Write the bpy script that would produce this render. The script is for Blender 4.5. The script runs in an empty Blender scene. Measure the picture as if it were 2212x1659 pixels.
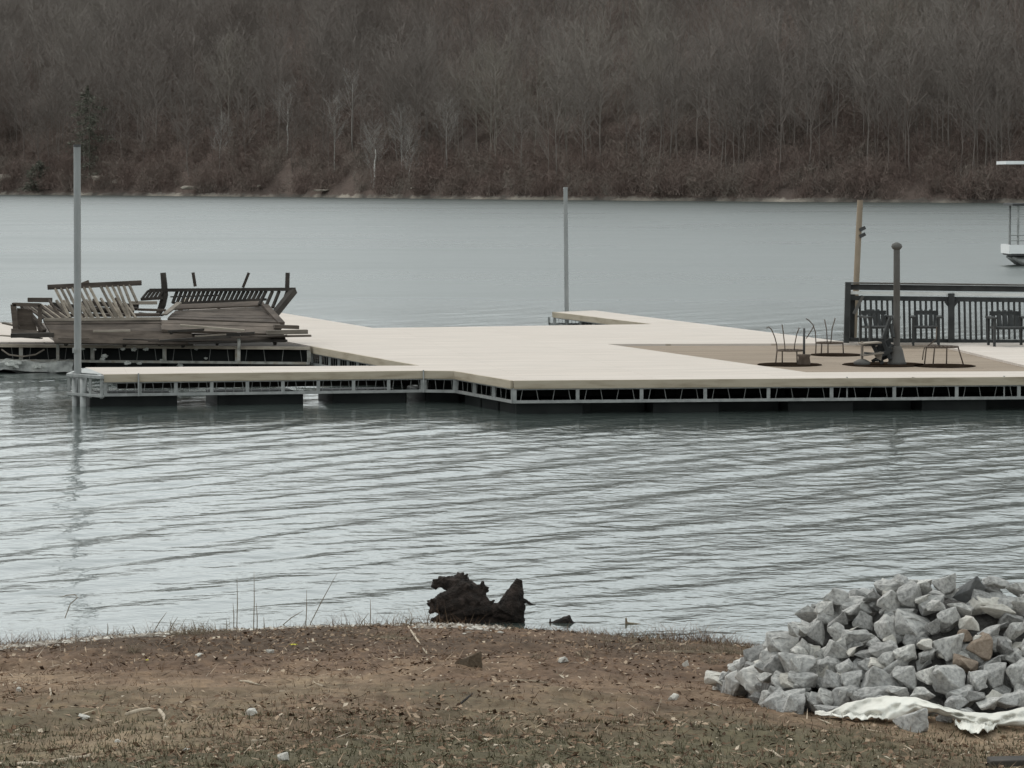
import bpy, bmesh, math, random
import numpy as np
from mathutils import Vector, Matrix, noise as mnoise
R = math.radians
random.seed(7); rng = np.random.default_rng(7)
sc = bpy.context.scene
col = sc.collection

# ------------------------------------------------------------------ camera, sky, sun, exposure
H = 3.2; F = 7600.0; CX = 1106.0; CY = 829.5; YH = 390.0; PITCH = math.atan((CY-YH)/F)
cam_d = bpy.data.cameras.new('camera'); cam = bpy.data.objects.new('camera', cam_d); col.objects.link(cam)
cam.location = (0, 0, H); cam.rotation_euler = (math.pi/2-PITCH, 0, 0)
cam_d.sensor_width = 36; cam_d.lens = 36*F/2212; cam_d.clip_start = .5; cam_d.clip_end = 6000
sc.camera = cam
w = bpy.data.worlds.new('World'); sc.world = w; w.use_nodes = True
wn = w.node_tree.nodes; wl = w.node_tree.links
bg = wn['Background']; sky = wn.new('ShaderNodeTexSky'); sky.sky_type = 'NISHITA'; sky.sun_disc = False
SUN_EL, SUN_AZ = R(48), R(-40)           # azimuth clockwise from +Y
sky.sun_elevation = SUN_EL; sky.sun_rotation = SUN_AZ % (2*math.pi); sky.air_density = 1.0; sky.dust_density = 4.0; sky.ozone_density = 1.0
hs = wn.new('ShaderNodeHueSaturation'); hs.inputs['Saturation'].default_value = .36
wl.new(sky.outputs[0], hs.inputs['Color']); # high overcast: an even pale cloud layer over the clear-sky gradient
cl_ = wn.new('ShaderNodeMix'); cl_.data_type = 'RGBA'; cl_.inputs[0].default_value = .85; cl_.inputs[7].default_value = (4.15, 4.5, 4.5, 1)
wl.new(hs.outputs[0], cl_.inputs[6]); wl.new(cl_.outputs[2], bg.inputs[0]); bg.inputs[1].default_value = .15
sd = bpy.data.lights.new('sun', 'SUN'); sd.energy = .5; sd.angle = R(12); sd.color = (1, .96, .9)
sun = bpy.data.objects.new('sun', sd); col.objects.link(sun)
sv = Vector((math.sin(SUN_AZ)*math.cos(SUN_EL), math.cos(SUN_AZ)*math.cos(SUN_EL), math.sin(SUN_EL)))
sun.rotation_euler = sv.to_track_quat('Z', 'Y').to_euler(); sun.location = (-20, -10, 40)
sc.view_settings.view_transform = 'Standard'; sc.view_settings.look = 'None'
sc.view_settings.exposure = .85; sc.view_settings.gamma = 1.0
sc.cycles.max_bounces = 6; sc.cycles.use_denoising = True

# ------------------------------------------------------------------ helpers
CP, SP = math.cos(PITCH), math.sin(PITCH)
def ray(x, y):
    dx = (x-CX)/F; dy = (CY-y)/F
    return Vector((dx, CP+dy*SP, -SP+dy*CP))
def W(x, y, z):                 # point of the horizontal plane z seen at x, y
    d = ray(x, y); t = (z-H)/d.z
    return Vector((d.x*t, d.y*t, z))
def WD(x, y, D):                # point at distance D along +Y
    d = ray(x, y); t = D/d.y
    return Vector((d.x*t, D, H+d.z*t))
def r1(X, Y): return X*.32, 530.9+Y*.32
def r2(X, Y): return 619.4+.28*X, 601.7+.28*Y
def r3(X, Y): return 1061.8+.32*X, 601.7+.32*Y
def r4(X, Y): return 1592.6+X*.33064, 336.2+Y*.33064
def r5(X, Y): return 1415.7+X*.36, 1150.2+Y*.36
def r6(X, Y): return 796.3+.28*X, 1194.5+.28*Y

ORG = {}
def tag(o, label=None, cat=None, group=None, kind=None):
    if label: o['label'] = label
    if cat: o['category'] = cat
    if group: o['group'] = group
    if kind: o['kind'] = kind
    return o
def empty(name, loc, label, cat, group=None):
    o = bpy.data.objects.new(name, None); col.objects.link(o); o.location = loc; o.empty_display_size = .2
    ORG[o.name] = Vector(loc)
    return tag(o, label, cat, group)

class MB:
    def __init__(s): s.v = []; s.f = []
    def add(s, vs, fs):
        n = len(s.v); s.v += [Vector(v) for v in vs]; s.f += [[i+n for i in f] for f in fs]
    def beam(s, p0, p1, wd, ht, up=(0, 0, 1), ends=(1, 1)):
        p0 = Vector(p0); p1 = Vector(p1); d = (p1-p0).normalized(); u = Vector(up)
        a = d.cross(u)
        if a.length < 1e-3: a = d.cross(Vector((1, 0, 0)))
        a.normalize(); b = a.cross(d).normalized()
        vs = []
        for p, k in ((p0, ends[0]), (p1, ends[1])):
            for sx, sy in ((-1, -1), (1, -1), (1, 1), (-1, 1)):
                vs.append(p+a*sx*wd/2*k+b*sy*ht/2*k)
        s.add(vs, [[0, 1, 2, 3], [7, 6, 5, 4], [0, 4, 5, 1], [1, 5, 6, 2], [2, 6, 7, 3], [3, 7, 4, 0]])
        return s
    def tube(s, pts, rads, n=10, cap=True):
        pts = [Vector(p) for p in pts]; base = len(s.v); prev = None
        if not hasattr(rads, '__len__'): rads = [rads]*len(pts)
        for i, p in enumerate(pts):
            d = (pts[min(i+1, len(pts)-1)]-pts[max(i-1, 0)]).normalized()
            if prev is None:
                a = d.cross(Vector((0, 0, 1)))
                if a.length < .05: a = d.cross(Vector((1, 0, 0)))
            else: a = prev-d*prev.dot(d)
            a.normalize(); prev = a; b = d.cross(a)
            for k in range(n):
                t = 2*math.pi*k/n; s.v.append(p+(a*math.cos(t)+b*math.sin(t))*rads[i])
        for i in range(len(pts)-1):
            for k in range(n):
                s.f.append([base+i*n+k, base+i*n+(k+1) % n, base+(i+1)*n+(k+1) % n, base+(i+1)*n+k])
        if cap:
            s.f.append([base+k for k in range(n)][::-1]); s.f.append([base+(len(pts)-1)*n+k for k in range(n)])
        return s
    def prism(s, pts, z0, z1):      # horizontal polygon (xy) extruded
        n = len(pts)
        vs = [(p[0], p[1], z0) for p in pts]+[(p[0], p[1], z1) for p in pts]
        s.add(vs, [list(range(n))[::-1], list(range(n, 2*n))]+[[i, (i+1) % n, (i+1) % n+n, i+n] for i in range(n)])
        return s
    def slab(s, pts, vec):          # any planar polygon extruded by vec
        n = len(pts); vec = Vector(vec); pts = [Vector(p) for p in pts]
        s.add(pts+[p+vec for p in pts], [list(range(n))[::-1], list(range(n, 2*n))]+[[i, (i+1) % n, (i+1) % n+n, i+n] for i in range(n)])
        return s
    def build(s, name, mat, parent=None, smooth=False, bevel=0, loc=None):
        org = ORG[parent.name] if parent else Vector(loc if loc is not None else (0, 0, 0))
        me = bpy.data.meshes.new(name); me.from_pydata([v-org for v in s.v], [], s.f)
        bm = bmesh.new(); bm.from_mesh(me); bmesh.ops.recalc_face_normals(bm, faces=bm.faces); bm.to_mesh(me); bm.free()
        me.materials.append(mat)
        if smooth:
            for p in me.polygons: p.use_smooth = True
        o = bpy.data.objects.new(name, me); col.objects.link(o)
        if parent: o.parent = parent
        else: o.location = org
        ORG[o.name] = org
        if bevel:
            b = o.modifiers.new('bevel', 'BEVEL'); b.width = bevel; b.segments = 2
        return o

def newmat(name):
    m = bpy.data.materials.new(name); m.use_nodes = True
    nt = m.node_tree; b = nt.nodes['Principled BSDF']
    tc = nt.nodes.new('ShaderNodeTexCoord')
    return m, nt, b, tc
def noise_node(nt, vec, scale, detail=4, rough=.55, sc3=None, rot=0):
    n = nt.nodes.new('ShaderNodeTexNoise'); n.inputs['Scale'].default_value = scale
    n.inputs['Detail'].default_value = detail; n.inputs['Roughness'].default_value = rough
    if sc3 or rot:
        mp = nt.nodes.new('ShaderNodeMapping'); nt.links.new(vec, mp.inputs[0])
        if sc3: mp.inputs['Scale'].default_value = sc3
        mp.inputs['Rotation'].default_value = (0, 0, rot); vec = mp.outputs[0]
    nt.links.new(vec, n.inputs['Vector']); return n
def ramp(nt, fac, stops):
    r = nt.nodes.new('ShaderNodeValToRGB'); e = r.color_ramp.elements
    e[0].position = stops[0][0]; e[0].color = (*stops[0][1], 1); e[1].position = stops[-1][0]; e[1].color = (*stops[-1][1], 1)
    for p, c in stops[1:-1]:
        q = e.new(p); q.color = (*c, 1)
    nt.links.new(fac, r.inputs[0]); return r
def bump(nt, b, h, strength, dist=.01):
    bp = nt.nodes.new('ShaderNodeBump'); bp.inputs['Strength'].default_value = strength; bp.inputs['Distance'].default_value = dist
    nt.links.new(h, bp.inputs['Height']); nt.links.new(bp.outputs[0], b.inputs['Normal']); return bp
def mix(nt, fac, a, b_, mode='MIX'):
    m = nt.nodes.new('ShaderNodeMix'); m.data_type = 'RGBA'; m.blend_type = mode
    if isinstance(fac, (int, float)): m.inputs[0].default_value = fac
    else: nt.links.new(fac, m.inputs[0])
    for i, v in ((6, a), (7, b_)):
        if isinstance(v, tuple): m.inputs[i].default_value = (*v, 1)
        else: nt.links.new(v, m.inputs[i])
    return m.outputs[2]
def mat_noise(name, c0, c1, scale=3, rough=.8, bs=.3, bd=.01, metal=0, stretch=None, rand=False, detail=5, c2=None, spec=.3):
    m, nt, b, tc = newmat(name)
    vec = tc.outputs['Object']
    n = noise_node(nt, vec, scale, detail, .6, stretch)
    stops = [(.3, c0), (.7, c1)] if c2 is None else [(.3, c0), (.5, c1), (.72, c2)]
    c = ramp(nt, n.outputs[0], stops).outputs[0]
    if rand:
        oi = nt.nodes.new('ShaderNodeObjectInfo')
        rr = ramp(nt, oi.outputs['Random'], [(0, (.6, .59, .58)), (.3, (.95, .94, .93)), (.8, (1.12, 1.1, 1.07)), (1, (1.4, 1.37, 1.32))])
        c = mix(nt, 1.0, c, rr.outputs[0], 'MULTIPLY')
    nt.links.new(c, b.inputs['Base Color']); b.inputs['Roughness'].default_value = rough; b.inputs['Metallic'].default_value = metal
    b.inputs['Specular IOR Level'].default_value = spec
    n2 = noise_node(nt, vec, scale*6, 4, .6, stretch)
    bump(nt, b, n2.outputs[0], bs, bd)
    return m
def mat_boards(name, c0, c1, seam, width, rot, gap=.06, across=.9, rough=.75):
    """decking: boards of the given width, each its own tone, thin dark seams"""
    m, nt, b, tc = newmat(name)
    mp = nt.nodes.new('ShaderNodeMapping'); mp.inputs['Rotation'].default_value = (0, 0, rot)
    nt.links.new(tc.outputs['Object'], mp.inputs[0])
    br = nt.nodes.new('ShaderNodeTexBrick'); nt.links.new(mp.outputs[0], br.inputs[0])
    br.inputs['Scale'].default_value = 1; br.inputs['Mortar Size'].default_value = width*gap/2
    br.inputs['Brick Width'].default_value = 3.6; br.inputs['Row Height'].default_value = width
    br.inputs['Color1'].default_value = (*c0, 1); br.inputs['Color2'].default_value = (*c1, 1); br.inputs['Mortar'].default_value = (*seam, 1)
    br.inputs['Mortar Smooth'].default_value = .3
    n = noise_node(nt, mp.outputs[0], 1.2, 5, .6, (1, 5, 1))
    r_ = ramp(nt, n.outputs[0], [(.25, (across,)*3), (.75, (1.04, 1.03, 1.02))])
    c = mix(nt, 1.0, br.outputs[0], r_.outputs[0], 'MULTIPLY')
    nt.links.new(c, b.inputs['Base Color']); b.inputs['Roughness'].default_value = .95; b.inputs['Specular IOR Level'].default_value = .08
    bump(nt, b, br.outputs['Fac'], .4, -.004)
    return m

M = {}
M['new_deck'] = mat_boards('new_lumber', (.50, .445, .40), (.54, .485, .44), (.38, .33, .28), .14, R(-8), gap=.06, across=.86)
M['brown_deck'] = mat_boards('weathered_decking', (.25, .20, .155), (.29, .235, .185), (.13, .105, .08), .14, R(-8), across=.8)
M['fascia'] = mat_noise('edge_lumber', (.25, .205, .145), (.36, .305, .23), 1.6, .8, .3, .004, stretch=(1, 1, 6), c2=(.40, .345, .27))
M['steel'] = mat_noise('galvanised_steel', (.21, .213, .207), (.35, .352, .34), 9, .5, .1, .002, metal=.35)
M['pole_steel'] = mat_noise('pole_steel', (.21, .215, .21), (.31, .315, .31), 5, .45, .08, .002, metal=.3, stretch=(1, 1, .3))
M['float'] = mat_noise('black_float', (.008, .009, .009), (.02, .022, .021), 2, .6, .2, .01, spec=.12)
M['under'] = mat_noise('wet_timber', (.02, .018, .015), (.05, .045, .038), 3, .9)
M['old_steel'] = mat_noise('aged_steel', (.16, .15, .13), (.33, .32, .29), 6, .7, .2, .004, c2=(.22, .17, .12))
M['grey_wood'] = mat_noise('weathered_grey_wood', (.038, .030, .025), (.115, .093, .078), 2.2, .9, .5, .008, stretch=(1, 1, 5), rand=True)
M['pale_wood'] = mat_noise('pale_grey_wood', (.17, .145, .12), (.33, .29, .245), 3, .9, .4, .006, stretch=(1, 1, 4), rand=True)
M['dark_wood'] = mat_noise('dark_wet_wood', (.02, .017, .015), (.055, .047, .04), 4, .9, .4, .006)
M['rail_dark'] = mat_noise('dark_grey_paint', (.022, .023, .023), (.048, .049, .048), 5, .8, .3, .004)
M['rail_pale'] = mat_noise('pale_rail_board', (.5, .5, .48), (.65, .65, .63), 3, .7)
M['foam'] = mat_noise('torn_foam', (.12, .12, .115), (.4, .4, .38), 3.5, .95, .8, .03, c2=(.55, .54, .5))
M['torn'] = mat_noise('white_foam_scrap', (.3, .3, .28), (.6, .6, .56), 12, .95, .6, .01)
M['rod'] = mat_noise('web_rods', (.10, .10, .095), (.22, .22, .21), 9, .7)
M['tan_pole'] = mat_noise('tan_wood_pole', (.16, .125, .09), (.29, .235, .175), 4, .85, .4, .006, stretch=(1, 1, .25))
M['grey_post'] = mat_noise('faded_post', (.06, .05, .043), (.115, .112, .105), 2.2, .8, .3, .006, stretch=(1, 1, .6))
M['rust'] = mat_noise('rusty_iron', (.05, .036, .027), (.12, .09, .07), 12, .85, .3, .003)
M['disc_brown'] = mat_noise('dark_round_disc', (.012, .008, .006), (.028, .02, .014), 6, 1.0, spec=0)
M['white_paint'] = mat_noise('white_boat_paint', (.7, .7, .69), (.8, .8, .79), 2, .4, .05)
M['dark_trim'] = mat_noise('dark_trim', (.03, .03, .03), (.06, .06, .06), 2, .6)
M['bark_black'] = mat_noise('wet_rotten_bark', (.007, .005, .004), (.028, .020, .016), 16, .85, 1, .03, c2=(.065, .046, .038))
M['fabric'] = mat_noise('white_filter_cloth', (.52, .50, .45), (.70, .68, .62), 5, .85, .3, .01)
M['rock'] = mat_noise('grey_limestone', (.21, .206, .20), (.38, .374, .362), 7, .88, .55, .012, rand=True, c2=(.54, .525, .50))
M['rock_brown'] = mat_noise('brown_stone', (.17, .125, .09), (.30, .24, .19), 8, .9, .5, .012)
M['rock_dark'] = mat_noise('dark_slate', (.075, .075, .075), (.12, .12, .118), 8, .85, .4, .01)
M['rock_pale'] = mat_noise('pale_limestone', (.42, .39, .35), (.62, .59, .53), 8, .88, .5, .01)
M['straw'] = mat_noise('dry_stalks', (.12, .09, .06), (.26, .21, .15), 20, .9)

# ------------------------------------------------------------------ near bank
def shore_px(x):
    pts = [(-900, 1470), (0, 1398), (150, 1385), (400, 1366), (700, 1354), (940, 1350), (1200, 1362), (1400, 1380), (1640, 1400), (2212, 1405), (3200, 1405)]
    return float(np.interp(x, [p[0] for p in pts], [p[1] for p in pts]))
_sx = []; _sy = []
for x in range(-900, 3201, 50):
    p = W(x, shore_px(x), 0); _sx.append(p.x); _sy.append(p.y)
def shoreY(X): return np.interp(X, _sx, _sy)
def bank_z(X, Y):
    d = shoreY(X)-Y
    z = np.where(d > 0, .02*(1-np.exp(-np.maximum(d, 0)/.4))+.08*d, .22*d)
    return np.maximum(z, -2.5)
_vg = {}
def vnoise(X, Y, s, seed):
    if seed not in _vg: _vg[seed] = np.random.default_rng(seed).random((257, 257))
    g = _vg[seed]; x = (X*s) % 256; y = (Y*s) % 256
    i = np.floor(x).astype(int); j = np.floor(y).astype(int); fx = x-i; fy = y-j
    fx = fx*fx*(3-2*fx); fy = fy*fy*(3-2*fy)
    return (g[i, j]*(1-fx)*(1-fy)+g[i+1, j]*fx*(1-fy)+g[i, j+1]*(1-fx)*fy+g[i+1, j+1]*fx*fy)*2-1
def ground_z(X, Y):
    X = np.asarray(X, float); Y = np.asarray(Y, float)
    k = .12+.88*np.clip((shoreY(X)-Y)/2.5, 0, 1)
    return bank_z(X, Y)+k*(.035*vnoise(X+60, Y+60, .9, 1)+.02*vnoise(X+60, Y+60, 3, 2)+.012*vnoise(X+60, Y+60, 9, 3))
_tt = np.arange(8.0, 60.0, .02)
def groundD(x, y):
    d = ray(x, y); X_ = d.x*_tt; Y_ = d.y*_tt; hit = H+d.z*_tt < ground_z(X_, Y_)
    k = int(np.argmax(hit)) if hit.any() else len(_tt)-1
    return float(Y_[k])
def mesh_np(name, V, Fq, mat, smooth=True):
    me = bpy.data.meshes.new(name); n = len(V); k = Fq.shape[1]
    me.vertices.add(n); me.vertices.foreach_set('co', np.ascontiguousarray(V, dtype=np.float32).ravel())
    me.loops.add(Fq.size); me.loops.foreach_set('vertex_index', np.ascontiguousarray(Fq, dtype=np.int32).ravel())
    me.polygons.add(len(Fq)); me.polygons.foreach_set('loop_start', np.arange(0, Fq.size, k, dtype=np.int32))
    me.polygons.foreach_set('loop_total', np.full(len(Fq), k, dtype=np.int32))
    me.update(calc_edges=True); me.validate()
    me.polygons.foreach_set('use_smooth', np.full(len(me.polygons), smooth))
    me.materials.append(mat)
    o = bpy.data.objects.new(name, me); col.objects.link(o); return o
def grid_np(name, Xg, Yg, Zg, mat, smooth=True):
    nr, nc = Xg.shape; V = np.stack([Xg.ravel(), Yg.ravel(), Zg.ravel()], 1)
    i = np.arange(nr*nc).reshape(nr, nc)
    Fq = np.stack([i[:-1, :-1].ravel(), i[:-1, 1:].ravel(), i[1:, 1:].ravel(), i[1:, :-1].ravel()], 1)
    return mesh_np(name, V, Fq, mat, smooth)

m, nt, b, tc = newmat('bank_soil'); v = tc.outputs['Object']
n1 = noise_node(nt, v, .55, 4, .6, (1, .35, 1)); n2 = noise_node(nt, v, 9, 6, .7, (1, .5, 1)); n3 = noise_node(nt, v, 40, 3, .6)
s0 = nt.nodes.new('ShaderNodeSeparateXYZ'); nt.links.new(v, s0.inputs[0])
dm = nt.nodes.new('ShaderNodeMapRange'); nt.links.new(s0.outputs[1], dm.inputs[0]); dm.inputs[1].default_value = 19.5; dm.inputs[2].default_value = 23; dm.inputs[3].default_value = .03; dm.inputs[4].default_value = -.15
df = nt.nodes.new('ShaderNodeMath'); nt.links.new(n1.outputs[0], df.inputs[0]); nt.links.new(dm.outputs[0], df.inputs[1])     # damp soil by the water
base = ramp(nt, df.outputs[0], [(.28, (.08, .055, .038)), (.46, (.135, .088, .060)), (.58, (.205, .142, .095)), (.74, (.32, .235, .16))])
det = ramp(nt, n2.outputs[0], [(.3, (.5, .48, .45)), (.5, (.9, .9, .9)), (.72, (1.35, 1.32, 1.25))])
ng_ = noise_node(nt, v, .7, 4, .6, (1, .5, 1)); sy = nt.nodes.new('ShaderNodeSeparateXYZ'); nt.links.new(v, sy.inputs[0])
gm = nt.nodes.new('ShaderNodeMath'); gm.operation = 'MULTIPLY_ADD'; gm.inputs[1].default_value = -.14; gm.inputs[2].default_value = 2.22; nt.links.new(sy.outputs[1], gm.inputs[0])
ga = nt.nodes.new('ShaderNodeMath'); ga.operation = 'MULTIPLY_ADD'; ga.inputs[1].default_value = 1.6; nt.links.new(ng_.outputs[0], ga.inputs[0]); nt.links.new(gm.outputs[0], ga.inputs[2])
gf = ramp(nt, ga.outputs[0], [(.55, (0, 0, 0)), (1.0, (1, 1, 1))])
turf = mix(nt, gf.outputs[0], base.outputs[0], (.108, .092, .058))          # thin turf takes over away from the water
c = mix(nt, 1.0, turf, det.outputs[0], 'MULTIPLY')
nt.links.new(c, b.inputs['Base Color']); b.inputs['Roughness'].default_value = .95; b.inputs['Specular IOR Level'].default_value = .1
bump(nt, b, n2.outputs[0], .8, .04)
M['soil'] = m
xs = np.concatenate([np.linspace(-60, -6, 40), np.linspace(-5.8, 5.8, 420), np.linspace(6, 60, 40)])
ys = np.concatenate([np.linspace(-40, 9, 30), np.linspace(9.2, 27, 420), np.linspace(27.3, 45, 20)])
Xg, Yg = np.meshgrid(xs, ys)
tag(grid_np('ground', Xg, Yg, ground_z(Xg, Yg), M['soil']), kind='structure')

# ------------------------------------------------------------------ far shore shape
fs = [(-900, 800), (-400, 1250), (-139*.84, 797), (-46, 685), (0, 593), (41, 529), (73, 501), (200, 430), (600, 330), (900, 300)]
fs = [(-1200, 1150), (-400, 980), (-200, 860), (-116, 797), (-45.6, 685), (0, 593), (41.3, 529), (73, 501), (160, 455), (400, 420), (1200, 420)]
FX = [p[0] for p in fs]; FY = [p[1] for p in fs]
def farY(X): return np.interp(X, FX, FY)+3.0*vnoise(np.asarray(X, float)+1300, np.zeros_like(np.asarray(X, float))+5, .06, 9)

# ------------------------------------------------------------------ water
m, nt, b, tc = newmat('lake_water'); v = tc.outputs['Object']
b.inputs['Base Color'].default_value = (.045, .056, .051, 1); b.inputs['Roughness'].default_value = .06; b.inputs['IOR'].default_value = 1.333
na = noise_node(nt, v, 2.2, 3, .6, (1, 1, 1), R(-45)); nb = noise_node(nt, v, 9, 3, .6)
nbig = noise_node(nt, v, .05, 3, .5, (1, .35, 1))
add = nt.nodes.new('ShaderNodeMath'); add.operation = 'MULTIPLY_ADD'; add.inputs[1].default_value = .22
nt.links.new(nb.outputs[0], add.inputs[0]); nt.links.new(na.outputs[0], add.inputs[2])
bp = bump(nt, b, add.outputs[0], 1.0, .05)
rb = ramp(nt, nbig.outputs[0], [(.35, (.18, .18, .18)), (.65, (.5, .5, .5))]); nt.links.new(rb.outputs[0], bp.inputs['Strength'])
sy_ = nt.nodes.new('ShaderNodeSeparateXYZ'); nt.links.new(v, sy_.inputs[0])
mr = nt.nodes.new('ShaderNodeMapRange'); nt.links.new(sy_.outputs[1], mr.inputs[0]); mr.interpolation_type = 'SMOOTHSTEP'
mr.inputs[1].default_value = 50; mr.inputs[2].default_value = 105; mr.inputs[3].default_value = .085; mr.inputs[4].default_value = .29
nw = noise_node(nt, v, .06, 6, .65, (.5, .8, 1)); wm = nt.nodes.new('ShaderNodeMapRange'); nt.links.new(nw.outputs[0], wm.inputs[0])
wm.inputs[1].default_value = .32; wm.inputs[2].default_value = .68; wm.inputs[3].default_value = .86; wm.inputs[4].default_value = 1.14
wx = nt.nodes.new('ShaderNodeMath'); wx.operation = 'MULTIPLY'; nt.links.new(mr.outputs[0], wx.inputs[0]); nt.links.new(wm.outputs[0], wx.inputs[1])
nt.links.new(wx.outputs[0], b.inputs['Roughness'])            # wind-ruffled open water in mid lake, calmer in the lee of the docks
M['water'] = m
rowpx = np.concatenate([np.linspace(660, 100, 1300), np.linspace(99, 8, 180)])    # rows evenly spaced for a watcher on the bank
ys = 3518*H/rowpx; ys = np.concatenate([[-30, 0, 10], ys])
ang = np.concatenate([np.linspace(-2.5, -.23, 16), np.linspace(-.215, .215, 560), np.linspace(.23, 2.5, 16)])
Yg, A = np.meshgrid(ys, ang, indexing='ij'); Xg = A*np.maximum(Yg, 12)
Z = np.zeros_like(Xg); wr = np.random.default_rng(3)
rowsp = np.gradient(ys)[:, None]
amp_mod = .62+.38*vnoise(Xg+200, Yg, .12, 11)
near = np.clip((Yg-22)/10, .35, 1)
for i in range(110):
    lam = .2*(1.5/.2)**wr.random(); th = R(147)+wr.normal()*R(12 if lam > .7 else 28)
    k = 2*math.pi/lam; kx, ky = k*math.cos(th), k*math.sin(th); slope = .0090 if lam > .55 else .0068
    ph = kx*Xg+ky*Yg+wr.random()*6.28+1.6*vnoise(Xg+90, Yg+30, .22, 40+i % 5)
    fade = np.clip(lam/(rowsp*2.5)-1, 0, 1)
    s_ = np.sin(ph)
    Z += slope/k*fade*(s_+.2*np.cos(2*ph))
lee = 1-.7*np.exp(-((Yg-48.5)/3.6)**2)          # calmer strip in front of the dock
Z *= amp_mod*near*lee
tag(grid_np('water', Xg, Yg, Z, M['water']), kind='structure')

# ------------------------------------------------------------------ far hillside
m, nt, b, tc = newmat('leaf_litter_slope'); v = tc.outputs['Object']
n1 = noise_node(nt, v, .04, 5, .6); n2 = noise_node(nt, v, .5, 5, .7, (1, 1, 2))
c1 = ramp(nt, n1.outputs[0], [(.35, (.095, .075, .066)), (.65, (.13, .10, .086))])
sep = nt.nodes.new('ShaderNodeSeparateXYZ'); nt.links.new(v, sep.inputs[0])
hz = nt.nodes.new('ShaderNodeMath'); hz.operation = 'MULTIPLY_ADD'; hz.inputs[1].default_value = 2.1; nt.links.new(n2.outputs[0], hz.inputs[0])
ng = nt.nodes.new('ShaderNodeMath'); ng.operation = 'MULTIPLY'; ng.inputs[1].default_value = -1.0; nt.links.new(sep.outputs[2], ng.inputs[0])
nt.links.new(ng.outputs[0], hz.inputs[2])
beach = ramp(nt, hz.outputs[0], [(.35, (0, 0, 0)), (.75, (1, 1, 1))])
patch = noise_node(nt, v, .09, 3, .6, (1, 1, .2)); pr = ramp(nt, patch.outputs[0], [(.45, (.10, .088, .078)), (.62, (.30, .265, .225))])
c = mix(nt, beach.outputs[0], c1.outputs[0], pr.outputs[0])
nt.links.new(c, b.inputs['Base Color']); b.inputs['Roughness'].default_value = 1; b.inputs['Specular IOR Level'].default_value = 0
bump(nt, b, n2.outputs[0], 1, .6)
M['slope'] = m
def hill_z(X, s):
    s = np.asarray(s, float)
    z = np.where(s < 0, s*.3, 1.1*(1-np.exp(-np.maximum(s, 0)/4.5))+np.where(s < 150, (.44*s-.0009*s*s), 45.75+.07*(s-150)))
    z = np.where(s > 400, 64.35+(s-400)*.02, z)
    return z+np.clip(s/30, 0, 1)*(6*vnoise(X+1500, s, .018, 21)+2*vnoise(X+1500, s, .06, 22))+np.clip(s/3, 0, 1)*.5*vnoise(X+1500, s, .35, 23)
xs = np.concatenate([np.linspace(-1200, -230, 60), np.linspace(-225, 225, 500), np.linspace(230, 1200, 60)])
ss = np.concatenate([np.linspace(-12, 20, 60), np.linspace(20.5, 180, 120), np.linspace(185, 700, 50)])
Xg, Sg = np.meshgrid(xs, ss); Yg = farY(Xg)+Sg
tag(grid_np('hills', Xg, Yg, hill_z(Xg, Sg), M['slope']), kind='structure')

# bare forest
def bare_tree(seed, h=20, red=False):
    g = np.random.default_rng(seed); T = []
    def sliver(p0, p1, w0, w1):
        p0 = np.array(p0); p1 = np.array(p1); d = p1-p0
        side = np.cross(d, g.normal(size=3)); side /= np.linalg.norm(side)+1e-9
        T.append((p0-side*w0, p0+side*w0, p1+side*w1)); T.append((p0-side*w0, p1+side*w1, p1-side*w1))
    def twig(p0, p1, w0):
        p0 = np.array(p0); p1 = np.array(p1); d = p1-p0
        side = np.cross(d, g.normal(size=3)); side /= np.linalg.norm(side)+1e-9
        T.append((p0-side*w0, p0+side*w0, p1))
    lean = g.normal(size=2)*.03*h; n = 7; tr = []
    for i in range(n+1):
        t = i/n; tr.append(np.array([lean[0]*t+g.normal()*.12, lean[1]*t+g.normal()*.12, h*.93*t]))
    rr = lambda t: (.085*(1-t)+.022)*h/20
    for i in range(n):
        for a in range(3):
            t0 = a*2.094; t1 = t0+2.094; r0 = rr(i/n); r1_ = rr((i+1)/n)
            c0 = np.array([math.cos(t0), math.sin(t0), 0]); c1 = np.array([math.cos(t1), math.sin(t1), 0])
            T.append((tr[i]+c0*r0, tr[i]+c1*r0, tr[i+1]+c1*r1_)); T.append((tr[i]+c0*r0, tr[i+1]+c1*r1_, tr[i+1]+c0*r1_))
    nl = 34
    for k in range(nl):
        t = .28+.68*(k+g.random())/nl; p = tr[0]*0+np.array([np.interp(t*n, range(n+1), [q[j] for q in tr]) for j in range(3)])
        a = g.random()*6.283; L = h*(.30*(1-t)+.10)*(.8+.5*g.random()); up = .7+.9*g.random()
        d = np.array([math.cos(a), math.sin(a), up]); d /= np.linalg.norm(d)
        q = p+d*L*.5; q2 = q+(d+np.array([0, 0, .35])+g.normal(size=3)*.18)*L*.5
        sliver(p, q, .036*h/20, .026*h/20); sliver(q, q2, .026*h/20, .013*h/20)
        for j in range(9):
            u = .25+.75*g.random(); b0 = p+(q-p)*u*2 if u < .5 else q+(q2-q)*(u*2-1)
            dd = d+g.normal(size=3)*.55+np.array([0, 0, .35]); dd /= np.linalg.norm(dd); LL = L*(.22+.3*g.random())
            b1 = b0+dd*LL; twig(b0, b1, .022*h/20)
            for _ in range(2):
                e0 = b0+(b1-b0)*(.3+.6*g.random()); e1 = e0+(dd+g.normal(size=3)*.6)*LL*.5; twig(e0, e1, .016*h/20)
    return np.array(T, dtype=np.float32)        # (n,3,3)
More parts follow.
